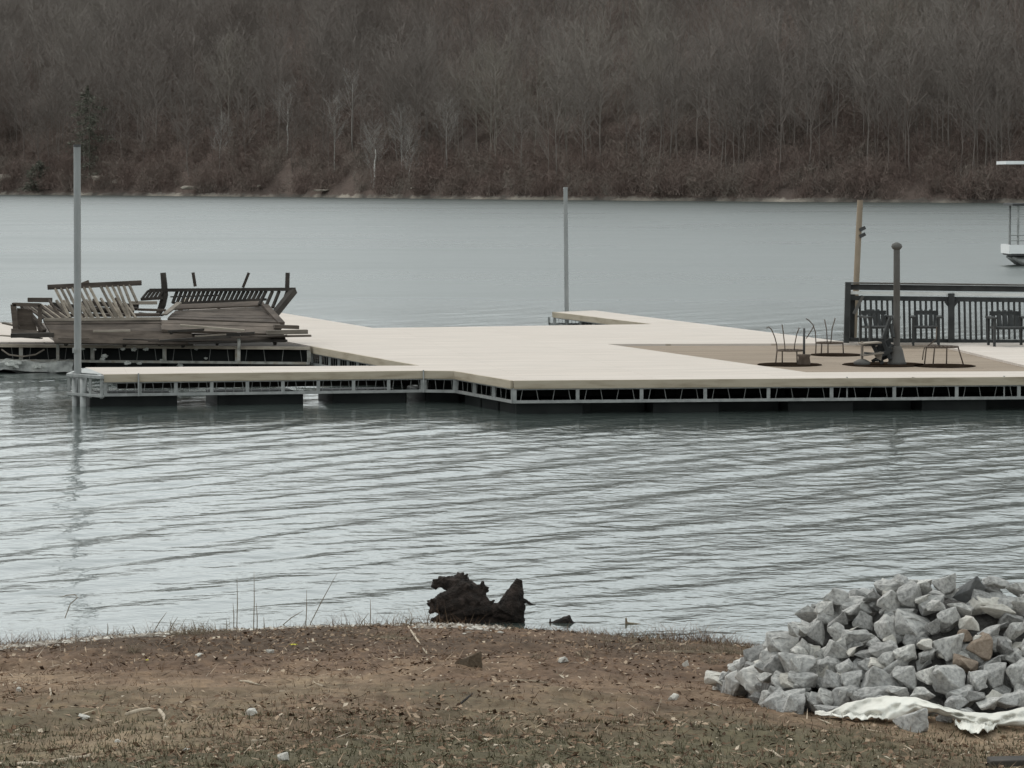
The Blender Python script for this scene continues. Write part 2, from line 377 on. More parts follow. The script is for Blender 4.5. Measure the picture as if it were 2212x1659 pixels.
def bush(seed):
    g = np.random.default_rng(seed); T = []
    for k in range(34):
        a = g.random()*6.283; r = g.random()**.5*1.7; p0 = np.array([math.cos(a)*r, math.sin(a)*r, 0])
        h = (1.1+2.4*g.random())*(1-.25*r/1.7); q = p0
        for j in range(3):
            e = q+np.array([g.normal()*.28, g.normal()*.28, h/3]); d = e-q
            s = np.cross(d, g.normal(size=3)); s /= np.linalg.norm(s); w = .035-.008*j
            T.append((q-s*w, q+s*w, e))
            for _ in range(3):
                m_ = q+d*g.random(); f = m_+np.array([g.normal()*.5, g.normal()*.5, .15+.45*g.random()]); T.append((m_-s*.018, m_+s*.018, f))
                f2 = m_+(f-m_)*.5; T.append((f2-s*.014, f2+s*.014, f2+np.array([g.normal()*.3, g.normal()*.3, .3*g.random()])))
            q = e
    return np.array(T, dtype=np.float32)
def bark_mat(name, stops, rough=.95):
    m, nt, b, tc = newmat(name)
    at = nt.nodes.new('ShaderNodeAttribute'); at.attribute_name = 'tone'
    c = ramp(nt, at.outputs['Fac'], stops)
    nt.links.new(c.outputs[0], b.inputs['Base Color']); b.inputs['Roughness'].default_value = rough; b.inputs['Specular IOR Level'].default_value = .05
    return m
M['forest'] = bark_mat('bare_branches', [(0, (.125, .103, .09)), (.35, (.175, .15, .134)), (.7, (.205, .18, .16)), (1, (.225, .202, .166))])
M['bushes'] = bark_mat('red_brown_brush', [(0, (.15, .108, .093)), (.6, (.19, .145, .125)), (1, (.20, .172, .147))])
def scatter(name, src, P, S, A, tone, mat):
    V = []; TN = []
    for i in range(len(P)):
        t = src[i % len(src)].reshape(-1, 3); ca, sa = math.cos(A[i]), math.sin(A[i])
        q = np.empty_like(t); q[:, 0] = t[:, 0]*ca-t[:, 1]*sa; q[:, 1] = t[:, 0]*sa+t[:, 1]*ca; q[:, 2] = t[:, 2]
        q *= S[i]; q += P[i]; V.append(q); TN.append(np.full(len(q)//3, tone[i], dtype=np.float32))
    V = np.concatenate(V); Fq = np.arange(len(V)).reshape(-1, 3)
    me = bpy.data.meshes.new(name); n = len(V)
    me.vertices.add(n); me.vertices.foreach_set('co', V.astype(np.float32).ravel())
    me.loops.add(n); me.loops.foreach_set('vertex_index', Fq.astype(np.int32).ravel())
    me.polygons.add(len(Fq)); me.polygons.foreach_set('loop_start', np.arange(0, n, 3, dtype=np.int32)); me.polygons.foreach_set('loop_total', np.full(len(Fq), 3, dtype=np.int32))
    me.update(calc_edges=True)
    a = me.attributes.new('tone', 'FLOAT', 'FACE'); a.data.foreach_set('value', np.concatenate(TN))
    me.materials.append(mat); o = bpy.data.objects.new(name, me); col.objects.link(o); return o
src = [bare_tree(100+i, 20) for i in range(7)]
N = 2700; X = rng.uniform(-190, 150, N); S_ = 5+rng.random(N)**1.05*190
PT = [(622, 60), (808, 45), (762, 60), (724, 40), (884, 20), (474, 30)]
def clear(X, Y):                 # the pale trunks stand at the open edge of the wood
    k = np.ones(len(X), bool)
    for px, d in PT: k &= ~((np.abs(X-(px-CX)/F*Y) < .9) & (Y < farY(X)+d*.3))
    return k
Yt = farY(X)+S_
kp = clear(X, Yt); X, S_, Yt = X[kp], S_[kp], Yt[kp]; N = len(X)
P = np.stack([X, Yt, hill_z(X, S_)-.3], 1)
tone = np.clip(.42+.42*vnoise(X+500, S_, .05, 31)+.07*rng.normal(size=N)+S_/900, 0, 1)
fo = scatter('bare_forest', src, P, rng.uniform(.65, 1.2, N), rng.uniform(0, 6.28, N), tone, M['forest'])
tag(fo, 'leafless grey brown woodland covering the far hillside', 'woodland', kind='stuff')
bs = [bush(200+i) for i in range(9)]
N = 3000; X = rng.uniform(-180, 130, N); S_ = 1.2+rng.random(N)**1.7*60
kp = clear(X, farY(X)+S_); X, S_ = X[kp], S_[kp]; N = len(X)
P = np.stack([X, farY(X)+S_, hill_z(X, S_)-.1], 1)
bo = scatter('undergrowth', bs, P, rng.uniform(.7, 1.8, N), rng.uniform(0, 6.28, N), rng.random(N), M['bushes'])
tag(bo, 'reddish brown bare brush along the foot of the far hillside', 'brush', kind='stuff')

# trees one can tell apart
M['birch'] = mat_noise('pale_bark', (.38, .36, .33), (.6, .58, .54), 1, .9, .3, .02)
M['dim_bark'] = mat_noise('dim_pale_bark', (.26, .24, .22), (.36, .34, .31), 1, .9, .3, .02)
M['evergreen'] = mat_noise('cedar_foliage', (.095, .095, .072), (.14, .135, .108), .6, .95, .3, .02)
M['olive'] = mat_noise('budding_twigs', (.13, .125, .085), (.17, .165, .115), .6, .95, .3, .02)
def D_at_hill(x, ybase):            # where the hill's ground shows in this direction
    s_ = np.arange(0, 160, .5); D = np.full_like(s_, 600.0); k = (x-CX)/F
    for _ in range(8): D = farY(k*D)+s_
    z = hill_z(k*D, s_); y = YH-(z-H)*F/D; i = int(np.argmax(y <= ybase)) if (y <= ybase).any() else len(s_)-1
    return float(k*D[i]), float(D[i]), float(z[i])
def pale_tree(x, ybase, ytop, r, label, mat, lean=0, crown=True):
    X_, D, z = D_at_hill(x, ybase); ht = (ybase-ytop)/F*D
    root = empty('bare_tree', (X_, D, z-.2), label, 'tree', 'pale trunks standing out on the far shore')
    g = random.Random(int(x)); pts = []; rad = []
    for i in range(7):
        t = i/6; pts.append((X_+lean*ht*t+g.uniform(-.12, .12), D+g.uniform(-.1, .1), z-.2+ht*t)); rad.append(r*(1-.6*t))
    MB().tube(pts, rad, 7).build('trunk', mat, root, smooth=True)
    T = bare_tree(int(x), 16)[42:]; mb = MB(); off = Vector((X_+lean*ht, D, z+ht*.55-4))
    for tri in T: mb.add([Vector(q.tolist())*.8+off for q in tri], [[0, 1, 2]])
    mb.build('crown', M['dim_bark'] if crown else mat, root)
for a in [
    (622, 335, 225, .17, 'slim white trunk, tallest lit stem left of the mooring pole on the far hillside', M['birch'], .01),
    (724, 375, 250, .11, 'thin grey trunk between the two brightest white trunks', M['dim_bark'], 0),
    (762, 330, 180, .12, 'thin upright pale trunk high on the slope, speckled with white', M['dim_bark'], .0),
    (808, 407, 322, .27, 'brightest white trunk leaning right at the far waterline', M['birch'], .055),
    (803, 400, 360, .10, 'short thin stem hugging the brightest white trunk on its left', M['dim_bark'], .0),
    (474, 376, 300, .10, 'faint pale trunk leaning right at the left of the hillside foot', M['dim_bark'], .06),
    (884, 400, 365, .11, 'very short white stem right of the brightest trunk', M['birch'], 0),
    (868, 380, 290, .10, 'faint twin stem above the short white one', M['dim_bark'], 0),
    (965, 385, 250, .09, 'faint grey trunk nearest the middle mooring pole on its left', M['dim_bark'], 0)]:
    pale_tree(*a)
def dark_conifer(x, ybase, ytop, wpx, label, mat, seed):
    X_, D, z = D_at_hill(x, ybase); ht = (ybase-ytop)/F*D; wd = wpx/F*D
    root = empty('evergreen_tree', (X_, D, z-.3), label, 'tree')
    MB().tube([(X_, D, z-.3), (X_+.1, D, z+ht*.5), (X_, D, z+ht*.95)], [.16, .12, .04], 8).build('trunk', M['evergreen'], root, smooth=True)
    g = random.Random(seed); mb = MB()
    limbs = []
    for i in range(46):
        t = (i+g.random())/46; rmax = wd/2*(1-t)**.35*g.uniform(.25, 1.1); a = g.random()*6.28; limbs.append((t, rmax, a))
    for t, rmax, a in limbs:
        for k_ in range(64):
            u = g.random()**.7; a2 = a+g.gauss(0, .28)
            c = Vector((X_+math.cos(a2)*rmax*u, D+math.sin(a2)*rmax*u, z+ht*(.05+.92*t)-rmax*u*.12+g.gauss(0, .3)))
            d1 = Vector((math.cos(a2)+g.gauss(0, .5), math.sin(a2)+g.gauss(0, .5), g.gauss(-.1, .45))).normalized()*g.uniform(.4, .9)
            d2 = Vector((g.gauss(0, 1), g.gauss(0, 1), g.gauss(0, 1))).normalized()*.15
            mb.add([c-d2, c+d2, c+d1], [[0, 1, 2]])
    mb.build('crown', mat, root)
dark_conifer(195, 388, 190, 130, 'dark green evergreen behind the left mooring pole on the far shore', M['evergreen'], 5)
dark_conifer(85, 411, 352, 95, 'low rounded dark green bush at the far waterline on the left', M['evergreen'], 6)

# ledges and stones at the far waterline
def far_rock(x, y, wpx, hpx, label, mat):
    X_, D, z = D_at_hill(x, y); wd = wpx/F*D; ht = hpx/F*D; g = random.Random(int(x*7)); bm = bmesh.new()
    for i in range(26):
        a = g.random()*6.28; e = g.uniform(-.4, 1); bm.verts.new((math.cos(a)*wd/2*g.uniform(.7, 1), math.sin(a)*1.4, e*ht))
    r_ = bmesh.ops.convex_hull(bm, input=bm.verts); bmesh.ops.delete(bm, geom=[q for q in r_['geom_interior'] if isinstance(q, bmesh.types.BMVert)], context='VERTS')
    me = bpy.data.meshes.new('ledge_rock'); bm.to_mesh(me); bm.free(); me.materials.append(mat)
    o = bpy.data.objects.new('ledge_rock', me); col.objects.link(o); o.location = (X_, D-1, z)
    return tag(o, label, 'rock', 'pale rocks on the far waterline')
M['ledge'] = mat_noise('sandstone_ledge', (.16, .135, .11), (.36, .32, .27), .8, .95, .8, .1)
for a in [(18, 392, 50, 13, 'pale rock ledge at the far shore against the left edge'), (222, 391, 46, 9, 'pale rock ledge right behind the left mooring pole'),
          (262, 395, 40, 7, 'small low ledge right of the ledge behind the pole'), (430, 409, 90, 6, 'long low pale ledge on the far waterline, widest one'),
          (562, 407, 10, 5, 'small bright boulder on the far waterline'), (700, 412, 60, 3, 'thin flat ledge under the thin pale trunks'),
          (905, 410, 44, 4, 'flat ledge right of the brightest white trunk')]:
    far_rock(*a, M['ledge'])

# ------------------------------------------------------------------ the new floating dock
ZD = .46
dock = empty('floating_dock', W(1400, 800, 0), 'new floating dock with pale timber decking, galvanised truss sides and black floats', 'dock')
def pxy(x, y, z=ZD):
    p = W(x, y, z); return (p.x, p.y)
FT = .115                                   # fascia height
c_front = pxy(1109, 822.5); c_step = pxy(985, 802); c_joint = pxy(915, 801)
c_fing = pxy(224, 809); c_fback = pxy(184, 793.5); c_meet = pxy(905, 789.5)
c_old = pxy(674, 748); c_oldb = pxy(420, 699.5); c_lb = pxy(400, 644); c_b0 = pxy(610, 676); c_b1 = pxy(806, 708.5)
c_b2 = pxy(1407, 700); c_f1 = pxy(1197, 674); c_f2 = pxy(1284, 670.5); c_r1 = pxy(1826, 738.2); c_r2 = pxy(2600, 741); c_r3 = pxy(2600, 811.5)
h0 = pxy(1311, 743); h1 = pxy(1742, 804); h2 = pxy(2264, 801.5); h3 = pxy(2013, 741)
def deckpoly(name, pts, mat, z=ZD, th=.038): return MB().prism(pts, z-th, z).build(name, mat, dock)
# new timber sheets round the weathered middle, each butted to the next
ins = .012
mid = pxy(1311, 743)
deckpoly('deck', [c_front, c_r3, h2, h1, h0, pxy(1290, 741.5), c_b1, c_old, c_meet, c_joint, c_step], M['new_deck'])
deckpoly('deck', [c_fing, c_joint, c_meet, c_fback], M['new_deck'])
deckpoly('deck', [c_old, c_b1, c_b0, c_lb, c_oldb], M['new_deck'])
deckpoly('deck', [pxy(1290, 741.5), h0, h3, pxy(2600, 741), c_r1, c_b2, c_b1], M['new_deck'])
deckpoly('deck', [c_b2, c_r1, c_f2, c_f1], M['new_deck'])
deckpoly('deck', [h3, h2, c_r3, c_r2], M['new_deck'])
tag(MB().prism([h0, h1, h2, h3], ZD-.09, ZD-.035).build('deck', M['brown_deck'], dock), 'weathered brown sunken decking panel')
def edge(p0, p1, spacing, fascia=True, flo=None, ztop=ZD, fh=FT, zb=.17, inset=.03, fh0=.0, root=None, st='steel', fm='fascia', post_w=.035):
    root = root or dock
    a = Vector((*p0, 0)); b_ = Vector((*p1, 0)); d = (b_-a).normalized(); nrm = Vector((d.y, -d.x, 0))
    if nrm.y > 0: nrm = -nrm                # outward, toward the bank
    L = (b_-a).length
    if fascia:
        off = nrm*.022
        MB().beam(a+off+Vector((0, 0, ztop+.004-fh/2)), b_+off+Vector((0, 0, ztop+.004-fh/2)), .04, fh).build('fascia_board', M[fm], root, bevel=.004)
    zt = ztop-fh-.012 if fascia else ztop-.03
    mb = MB(); mb.beam(a+Vector((0, 0, zb)), b_+Vector((0, 0, zb)), .045, .04)
    mb.beam(a+Vector((0, 0, zt+.012)), b_+Vector((0, 0, zt+.012)), .04, .022)
    n = max(1, round(L/spacing)); sp = L/n; k = 4; nf = len(mb.f)
    for i in range(n):
        for j in range(k):
            p = a+d*(i*sp+sp*(j+.5)/k); s_ = (1 if j % 2 else -1)*min(sp, .8)*.02
            mb.tube([p+d*s_+Vector((0, 0, zb)), p-d*s_+Vector((0, 0, zt+.005))], .0048, 6)
    tr = mb.build('truss', M[st], root); tr.data.materials.append(M['rod'])
    for q_ in list(tr.data.polygons)[nf:]: q_.material_index = 1
    for i in range(n+1):
        p = a+d*min(max(i*sp, .02), L-.02); MB().beam(p+Vector((0, 0, zb+.02)), p+Vector((0, 0, zt+.001)), post_w, post_w+.014).build('upright', M[st], tr)
edge(c_fing, c_joint, .52); edge(c_joint, c_step, .46); edge(c_step, c_front, .75); edge(c_front, c_r3, .93); edge(c_old, c_meet, .6)
# back finger edge facing the bank
edge(c_f1, c_b2, .9, zb=.2); edge(c_lb, c_b0, 1.0)
def fl(p, ax, L, wd, z1=.16, z0=-.25):
    a = Vector((ax[0], ax[1], 0)).normalized(); s_ = Vector((-a.y, a.x, 0)); c0 = Vector((*p, 0))
    pts = [c0, c0+a*L, c0+a*L+s_*wd, c0+s_*wd]
    MB().prism([(q.x, q.y) for q in pts], z0, z1).build('float', M['float'], dock, bevel=.02)
def V2(p): return Vector((p[0], p[1], 0))
for off, zz, hh in ((.25, .36, .11), (.75, .315, .20), (1.15, .30, .21)):
    a = V2(c_fing)+Vector((.1, off, zz)); b_ = V2(c_joint)+Vector((0, off, zz)); MB().beam(a, b_, .05, hh).build('joist', M['under'], dock)
ax = (V2(c_joint)-V2(c_fing)).normalized()
for xa, xb in ((196, 382), (468, 654), (718, 880)):
    p0 = W(xa, 850, .16); p0 = W(xa, 850, .16)
    t0 = (xa-224)/(915-224); t1 = (xb-224)/(915-224)
    q0 = V2(c_fing).lerp(V2(c_joint), t0); q1 = V2(c_fing).lerp(V2(c_joint), t1)
    fl((q0.x-.02, q0.y+.12), ax, (q1-q0).length, 1.35, .145)
axr = (V2(c_r3)-V2(c_front)).normalized(); Lr = (V2(c_r3)-V2(c_front)).length
k = 0; s_ = .05
while s_ < Lr:
    q = V2(c_front)+axr*s_+Vector((-axr.y, axr.x, 0))*(.07 if k % 2 == 0 else .55)
    fl((q.x, q.y), axr, .93, 1.3, .145); s_ += .95; k += 1
axd = (V2(c_front)-V2(c_step)).normalized()
Ld = (V2(c_front)-V2(c_step)).length
for i in range(3):
    q = V2(c_step)+axd*(.15+i*(Ld-.2)/3)+Vector((-axd.y, axd.x, 0))*.08; fl((q.x, q.y), axd, (Ld-.2)/3-.08, 1.1, .145)
q = V2(c_joint); fl((q.x+.02, q.y+.3), ax, .5, 1.5, .145)
def lerp2(a, b_, t): return V2(a).lerp(V2(b_), t)
# floats deeper under the deck close the view through it
for (pa, pb) in ((pxy(930, 795), pxy(1290, 795)), (pxy(1000, 775), pxy(1400, 775)), (pxy(1120, 808), pxy(2560, 797)), (pxy(740, 752), pxy(1290, 745)), (pxy(820, 722), pxy(1500, 716)), (pxy(1250, 677), pxy(1420, 697)), (pxy(700, 740), pxy(760, 752)), (pxy(1850, 745), pxy(2560, 745))):
    a = V2(pb)-V2(pa); n = max(1, round(a.length/2.0))
    for i in range(n):
        q = V2(pa)+a*(i/n); fl((q.x, q.y), (a.x, a.y), a.length/n-.06, 1.0, .30)
# corner bracket that holds the pole at the finger's end
def tri_ring(mb, z, hh):
    ps = [Vector((*pxy(221, 811.5), z)), Vector((*pxy(147, 806), z)), Vector((*pxy(180, 794.5), z))]
    for i in range(3): mb.beam(ps[i], ps[(i+1) % 3], .05, hh)
    return ps
mb = MB(); tri_ring(mb, .435, .045); tri_ring(mb, .17, .04)
for px in ((219, 811), (195, 809.4), (172, 807.8), (149, 806), (182, 795)):
    p = pxy(*px); mb.beam((p[0], p[1], .13), (p[0], p[1], .44), .035, .04)
ps = [pxy(221, 811.5), pxy(147, 806), pxy(180, 794.5)]
mb.build('corner_bracket', M['steel'], dock, bevel=.004)
MB().prism([pxy(221, 809), pxy(160, 804.5), pxy(188, 795)], .436, .466).build('corner_plate', M['steel'], dock, bevel=.004)
for px in ((162, 806.5), (180, 808)):
    p = pxy(*px); MB().tube([(p[0], p[1], -.6), (p[0], p[1], .40)], .045 if px[0] < 170 else .05, 14).build('pole_sleeve', M['steel'], dock, smooth=True)
for x, y in ((300, 808.2), (915, 801), (1829, 816), (2168, 813.7), (1109, 822)):
    p = pxy(x, y); MB().beam((p[0], p[1]-.05, .15), (p[0], p[1]-.05, .475 if x != 1109 else .345), .03, .02).build('clamp', M['steel'], dock)
# stuff at the end of the back finger
p = W(1188, 700, .1); mb = MB(); a = Vector((*pxy(1186, 690, .3), 0)); b_ = Vector((*pxy(1215, 692, .3), 0))
q0 = WD(1186, 687, W(1200, 674, ZD).y-.3)
mb.beam(WD(1186, 700, q0.y), WD(1300, 701, q0.y), .06, .05); mb.beam(WD(1186, 701, q0.y), WD(1186, 685, q0.y), .06, .05); mb.beam(WD(1199, 701, q0.y), WD(1199, 690, q0.y), .05, .05)
mb.build('end_frame', M['steel'], dock)
# rope loop hanging over the edge
pl = [WD(*r4(X, Y), W(2000, 815, ZD).y-.06) for X, Y in ((1140, 1452), (1175, 1456), (1200, 1470), (1195, 1490), (1180, 1496))]
MB().tube(pl, .012, 8).build('rope_loop', M['dark_wood'], dock, smooth=True)

# ------------------------------------------------------------------ mooring poles
def pole(x0, y0, x1, y1, D, r, zb, mat, name, label, cat='pole', group=None, cap=None, n=16):
    top = WD(x1, y1, D); bot = WD(x0, y0, D); d = (top-bot).normalized(); t = (bot.z-zb)/d.z
    b0 = bot-d*t; root = empty(name, b0, label, cat, group)
    MB().tube([b0, b0.lerp(top, .5), top], [r, r, r*.97], n).build('shaft', mat, root, smooth=False)
    return root, top, b0
D_lp = pxy(172, 806)[1]
rt, top, b0 = pole(168, 800, 166.5, 316, D_lp, .052, -.7, M['pole_steel'], 'mooring_pole', 'tall galvanised steel pole at the left end of the near finger', group='steel mooring poles')
MB().tube([top-Vector((0, 0, .01)), top+Vector((0, 0, .025))], [.056, .05], 16).build('cap', M['dark_trim'], rt)
MB().tube([WD(166, 757, D_lp)-Vector((0, 0, .035)), WD(166, 757, D_lp)+Vector((0, 0, .035))], .062, 14).build('collar', M['steel'], rt)
D_mp = pxy(1224, 672)[1]
rt, top, b0 = pole(1224, 668, 1221.5, 407, D_mp+.1, .045, -.7, M['pole_steel'], 'mooring_pole', 'thinner steel pole standing at the tip of the back finger', group='steel mooring poles')
MB().tube([top-Vector((0, 0, .01)), top+Vector((0, 0, .025))], [.05, .045], 16).build('cap', M['steel'], rt)
D_rl = pxy(1900, 739)[1]
a = r4(803, 290); b_ = r4(778, 825)
rt, top, b0 = pole(b_[0], b_[1], a[0], a[1], D_rl+1.2, .052, -.6, M['tan_pole'], 'wooden_pole', 'tan timber pole leaning right behind the left end of the dark railing')
for yy in (480, 522):
    p = WD(*r4(822, yy), D_rl+1.15); MB().beam(p-Vector((.06, 0, .02)), p+Vector((.04, 0, .03)), .04, .06).build('cleat', M['dark_trim'], rt)

# ------------------------------------------------------------------ old dock on the left with its wreckage
old = empty('old_dock', W(300, 760, 0), 'aged floating dock with rusty truss and torn foam, heaped with broken railings', 'dock')
od = [pxy(-260, 741.5), pxy(668, 749.2), pxy(414, 700.2), pxy(-260, 693)]
MB().prism(od, ZD-.03, ZD-.004).build('deck', M['grey_wood'], old)
f0 = pxy(-260, 741.5); f1 = pxy(670, 749.4)
MB().prism([pxy(-260, 739), pxy(120, 742), pxy(60, 700), pxy(-260, 697)], ZD, ZD+.02).build('pale_board', M['new_deck'], old)
edge(f0, f1, 1.22, fascia=False, zb=.19, ztop=ZD, root=old, st='old_steel', post_w=.05)
a = Vector((*f0, 0)); b_ = Vector((*f1, 0))
MB().beam(a+Vector((0, -.03, ZD-.02)), b_+Vector((0, -.03, ZD-.02)), .05, .05).build('edge_board', M['pale_wood'], old)
# dark back wall of floats, torn foam block in front
for i in range(6):
    q = a.lerp(b_, i/6); q2 = a.lerp(b_, (i+1)/6)
    MB().prism([(q.x, q.y+.35), (q2.x-.08, q2.y+.35), (q2.x-.08, q2.y+1.6), (q.x, q.y+1.6)], -.2, .40).build('float', M['float'], old, bevel=.03)
bm = bmesh.new(); q0 = W(-60, 780, .15); x1 = WD(150, 780, f1[1]).x; x0 = WD(-200, 780, f1[1]).x; Yf = (f0[1]+f1[1])/2-.12
me = bpy.data.meshes.new('foam_block'); bmesh.ops.create_cube(bm, size=1); bmesh.ops.subdivide_edges(bm, edges=bm.edges, cuts=22, use_grid_fill=True)
for v_ in bm.verts:
    v_.co = Vector((x0+(v_.co.x+.5)*(x1-x0), Yf+(v_.co.y+.5)*.9, .02+(v_.co.z+.5)*.16))
    n_ = mnoise.noise_vector(v_.co*4)*.05+mnoise.noise_vector(v_.co*11)*.03; v_.co += n_
    if v_.co.z < .05: v_.co.z += .09*max(0, mnoise.noise(v_.co*3))
for v_ in bm.verts: v_.co -= ORG[old.name]
bm.to_mesh(me); bm.free(); me.materials.append(M['foam']); o = bpy.data.objects.new('foam_block', me); col.objects.link(o); o.parent = old
for X in (390, 1612):
    yt = 585; Dp = f0[1]+(f1[1]-f0[1])*(.4 if X < 1000 else .9)-.09
    MB().beam(WD(*r1(X+2, yt), Dp), WD(*r1(X, 790), Dp), .055, .05, up=(1, 0, 0)).build('post', M['old_steel'], old)
pl = [WD(*r1(X, Y), Yf+.02) for X, Y in ((10, 700), (60, 735), (150, 748), (240, 735), (300, 700))]
MB().tube(pl, .013, 8).build('hanging_cable', M['pale_wood'], old, smooth=True)

g = random.Random(9)
for X, Y, sz in ((560, 696, 14), (640, 700, 12), (705, 745, 26), (830, 697, 18), (905, 700, 22), (985, 698, 20), (1090, 770, 12), (1390, 760, 14), (1325, 698, 14), (1215, 806, 22), (690, 765, 20), (860, 790, 26), (940, 795, 18), (90, 800, 60), (250, 815, 34)):
    bm = bmesh.new(); bmesh.ops.create_icosphere(bm, subdivisions=3, radius=1); k_ = sz*.32/F*Yf; p = WD(*r1(X, Y), (Yf-.06 if X < 500 else f0[1]+(f1[1]-f0[1])*.6-.1))
    for v_ in bm.verts: v_.co = Vector((v_.co.x*k_*.8, v_.co.y*k_*.35, v_.co.z*k_*.45))*(1+.8*mnoise.noise(v_.co*2+Vector((X, 0, 0))))+p-ORG[old.name]
    me = bpy.data.meshes.new('foam_scrap'); bm.to_mesh(me); bm.free(); me.materials.append(M['torn']); o = bpy.data.objects.new('foam_scrap', me); col.objects.link(o); o.parent = old
WG = 'broken timber heaped on the old dock'
DB = f1[1]
def piece(name, label, cat, loc, group=WG): return empty(name, loc, label, cat, group)
def q1(X, Y, D): return WD(*r1(X, Y), D)
def panel(label, pts, thick, mat, name='deck_panel', boards=4, gapmat=None):
    """pts: 4 corners (X,Y,D) of a boarded panel; boards laid along the long side as separate strips inside one part"""
    c = [q1(*p) for p in pts]; root = piece(name, label, 'wooden panel', (c[0]+c[2])/2)
    mb = MB(); nrm = (c[1]-c[0]).cross(c[3]-c[0]).normalized()*thick; nrm = nrm if nrm.dot(Vector((0, 1, -.4))) > 0 else -nrm; g = random.Random(len(label))
    for i in range(boards):
        t0 = i/boards+.012; t1 = (i+1)/boards-.012; j = g.uniform(-.012, .012)
        a0 = c[0].lerp(c[3], t0); a1 = c[0].lerp(c[3], t1); b0 = c[1].lerp(c[2], t0); b1 = c[1].lerp(c[2], t1)
        e = (b0-a0)*g.uniform(-.01, .012); sh = nrm.normalized()*j
        mb.slab([a0+sh, b0+e+sh, b1+e+sh, a1+sh], nrm)
    mb.build('boards', mat, root)
    for t in (.08, .5, .92):
        a0 = c[0].lerp(c[1], t)+nrm*1.8; a1 = c[3].lerp(c[2], t)+nrm*1.8; MB().beam(a0, a1, .05, .05).build('batten', M['dark_wood'], root)
    return root
panel('long grey boarded panel on edge along the front of the wreckage', [(370, 655, DB+.1), (1310, 668, DB+.1), (1290, 575, DB+.25), (330, 560, DB+.25)], .04, M['grey_wood'], boards=2)
panel('upper long grey panel resting on the front one, pale top edge', [(345, 590, DB+.3), (1085, 575, DB+.3), (1090, 500, DB+.75), (290, 498, DB+.75)], .04, M['grey_wood'], boards=3)
panel('wide tilted brown grey panel below the dark railing', [(1130, 492, DB+.8), (1890, 520, DB+.8), (1800, 405, DB+1.9), (1185, 432, DB+1.9)], .04, M['grey_wood'], boards=5)
panel('grey panel lying across the right half of the heap', [(1090, 565, DB+.2), (1920, 598, DB+.2), (1880, 525, DB+.7), (1090, 500, DB+.7)], .04, M['grey_wood'], boards=3)
panel('lowest panel under the right end of the heap', [(1000, 645, DB+.12), (1930, 640, DB+.12), (1915, 590, DB+.3), (1000, 590, DB+.3)], .04, M['grey_wood'], boards=2)
panel('narrow upper panel just under the lattice of the dark railing', [(1160, 425, DB+1.9), (1790, 400, DB+1.9), (1760, 355, DB+2.3), (1200, 378, DB+2.3)], .03, M['grey_wood'], boards=2)
def loose(label, a, b_, wd, ht, mat):
    p, q = q1(*a), q1(*b_); root = (p+q)/2
    o = MB().beam(p, q, wd, ht).build('plank', mat, None, loc=root, bevel=.004); tag(o, label, 'plank', WG); return o
loose('thin pale plank lying across the front right of the heap', (1215, 537, DB), (1650, 572, DB), .12, .035, M['pale_wood'])
loose('dark plank wedged low in the right half of the heap', (1080, 642, DB-.02), (1620, 610, DB+.02), .13, .035, M['dark_wood'])
loose('grey plank poking out furthest to the right of the heap', (1560, 617, DB), (2100, 607, DB+.2), .14, .032, M['grey_wood'])
loose('short plank end sticking out above the furthest plank', (1850, 545, DB+.4), (2015, 550, DB+.5), .14, .06, M['grey_wood'])
loose('pale square ended board between the right plank ends', (1800, 585, DB+.2), (2075, 580, DB+.35), .14, .07, M['pale_wood'])
loose('dark board flat on the deck at the right foot of the heap', (1270, 658, DB+.05), (1940, 640, DB+.2), .2, .03, M['dark_wood'])
loose('short grey post end at the left of the slatted railing', (188, 365, DB+1.6), (352, 366, DB+1.6), .09, .075, M['grey_wood'])
loose('flat grey timber between the two collapsed railings', (880, 385, DB+1.6), (1060, 385, DB+1.6), .1, .055, M['pale_wood'])
loose('weathered rail leaning low at the middle of the heap', (930, 430, DB+1.3), (1120, 436, DB+1.3), .08, .04, M['grey_wood'])
loose('splintered board under the middle rail', (940, 455, DB+1.2), (1100, 470, DB+1.1), .08, .03, M['dark_wood'])
loose('pale board sloping up beside the wide tilted panel', (1110, 465, DB+.9), (1210, 385, DB+1.6), .09, .03, M['pale_wood'])
loose('dark timber sagging across the left frame', (150, 405, DB+1.0), (300, 575, DB+.5), .08, .06, M['grey_wood'])
loose('thin board lying low at the far left of the heap', (20, 520, DB+.8), (130, 545, DB+.7), .1, .03, M['pale_wood'])
for lb, a, b_, w_, h_, m_ in [
 ('dark board lying flat behind the pale slats', (300, 440, DB+1.5), (930, 425, DB+1.5), .3, .05, 'dark_wood'), ('dark broken joist crossing behind the pale slats', (340, 400, DB+1.7), (900, 455, DB+1.4), .08, .10, 'dark_wood'),
 ('brown board just under the ends of the pale slats', (330, 470, DB+1.1), (1080, 465, DB+1.2), .35, .05, 'grey_wood'), ('split brown board rising behind the collapsed railing', (560, 385, DB+1.9), (930, 410, DB+1.6), .1, .08, 'dark_wood'),
 ('pale splinter lying on the deck at the far left', (5, 605, DB+.6), (280, 625, DB+.4), .12, .02, 'pale_wood'), ('low dark board under the box frame', (80, 605, DB+.3), (370, 600, DB+.3), .3, .07, 'dark_wood'),
 ('grey board tilted over the right shoulder of the heap', (1790, 405, DB+1.6), (1900, 525, DB+.8), .12, .05, 'grey_wood'), ('knotted stub on top of the collapsed railing', (545, 262, DB+.95), (600, 240, DB+.95), .06, .05, 'grey_wood')]: loose(lb, a, b_, w_, h_, M[m_])
gj = random.Random(21)
places = ['leftmost', 'second from the left', 'third from the left', 'fourth from the left', 'fifth from the left', 'sixth from the left', 'seventh from the left', 'rightmost']
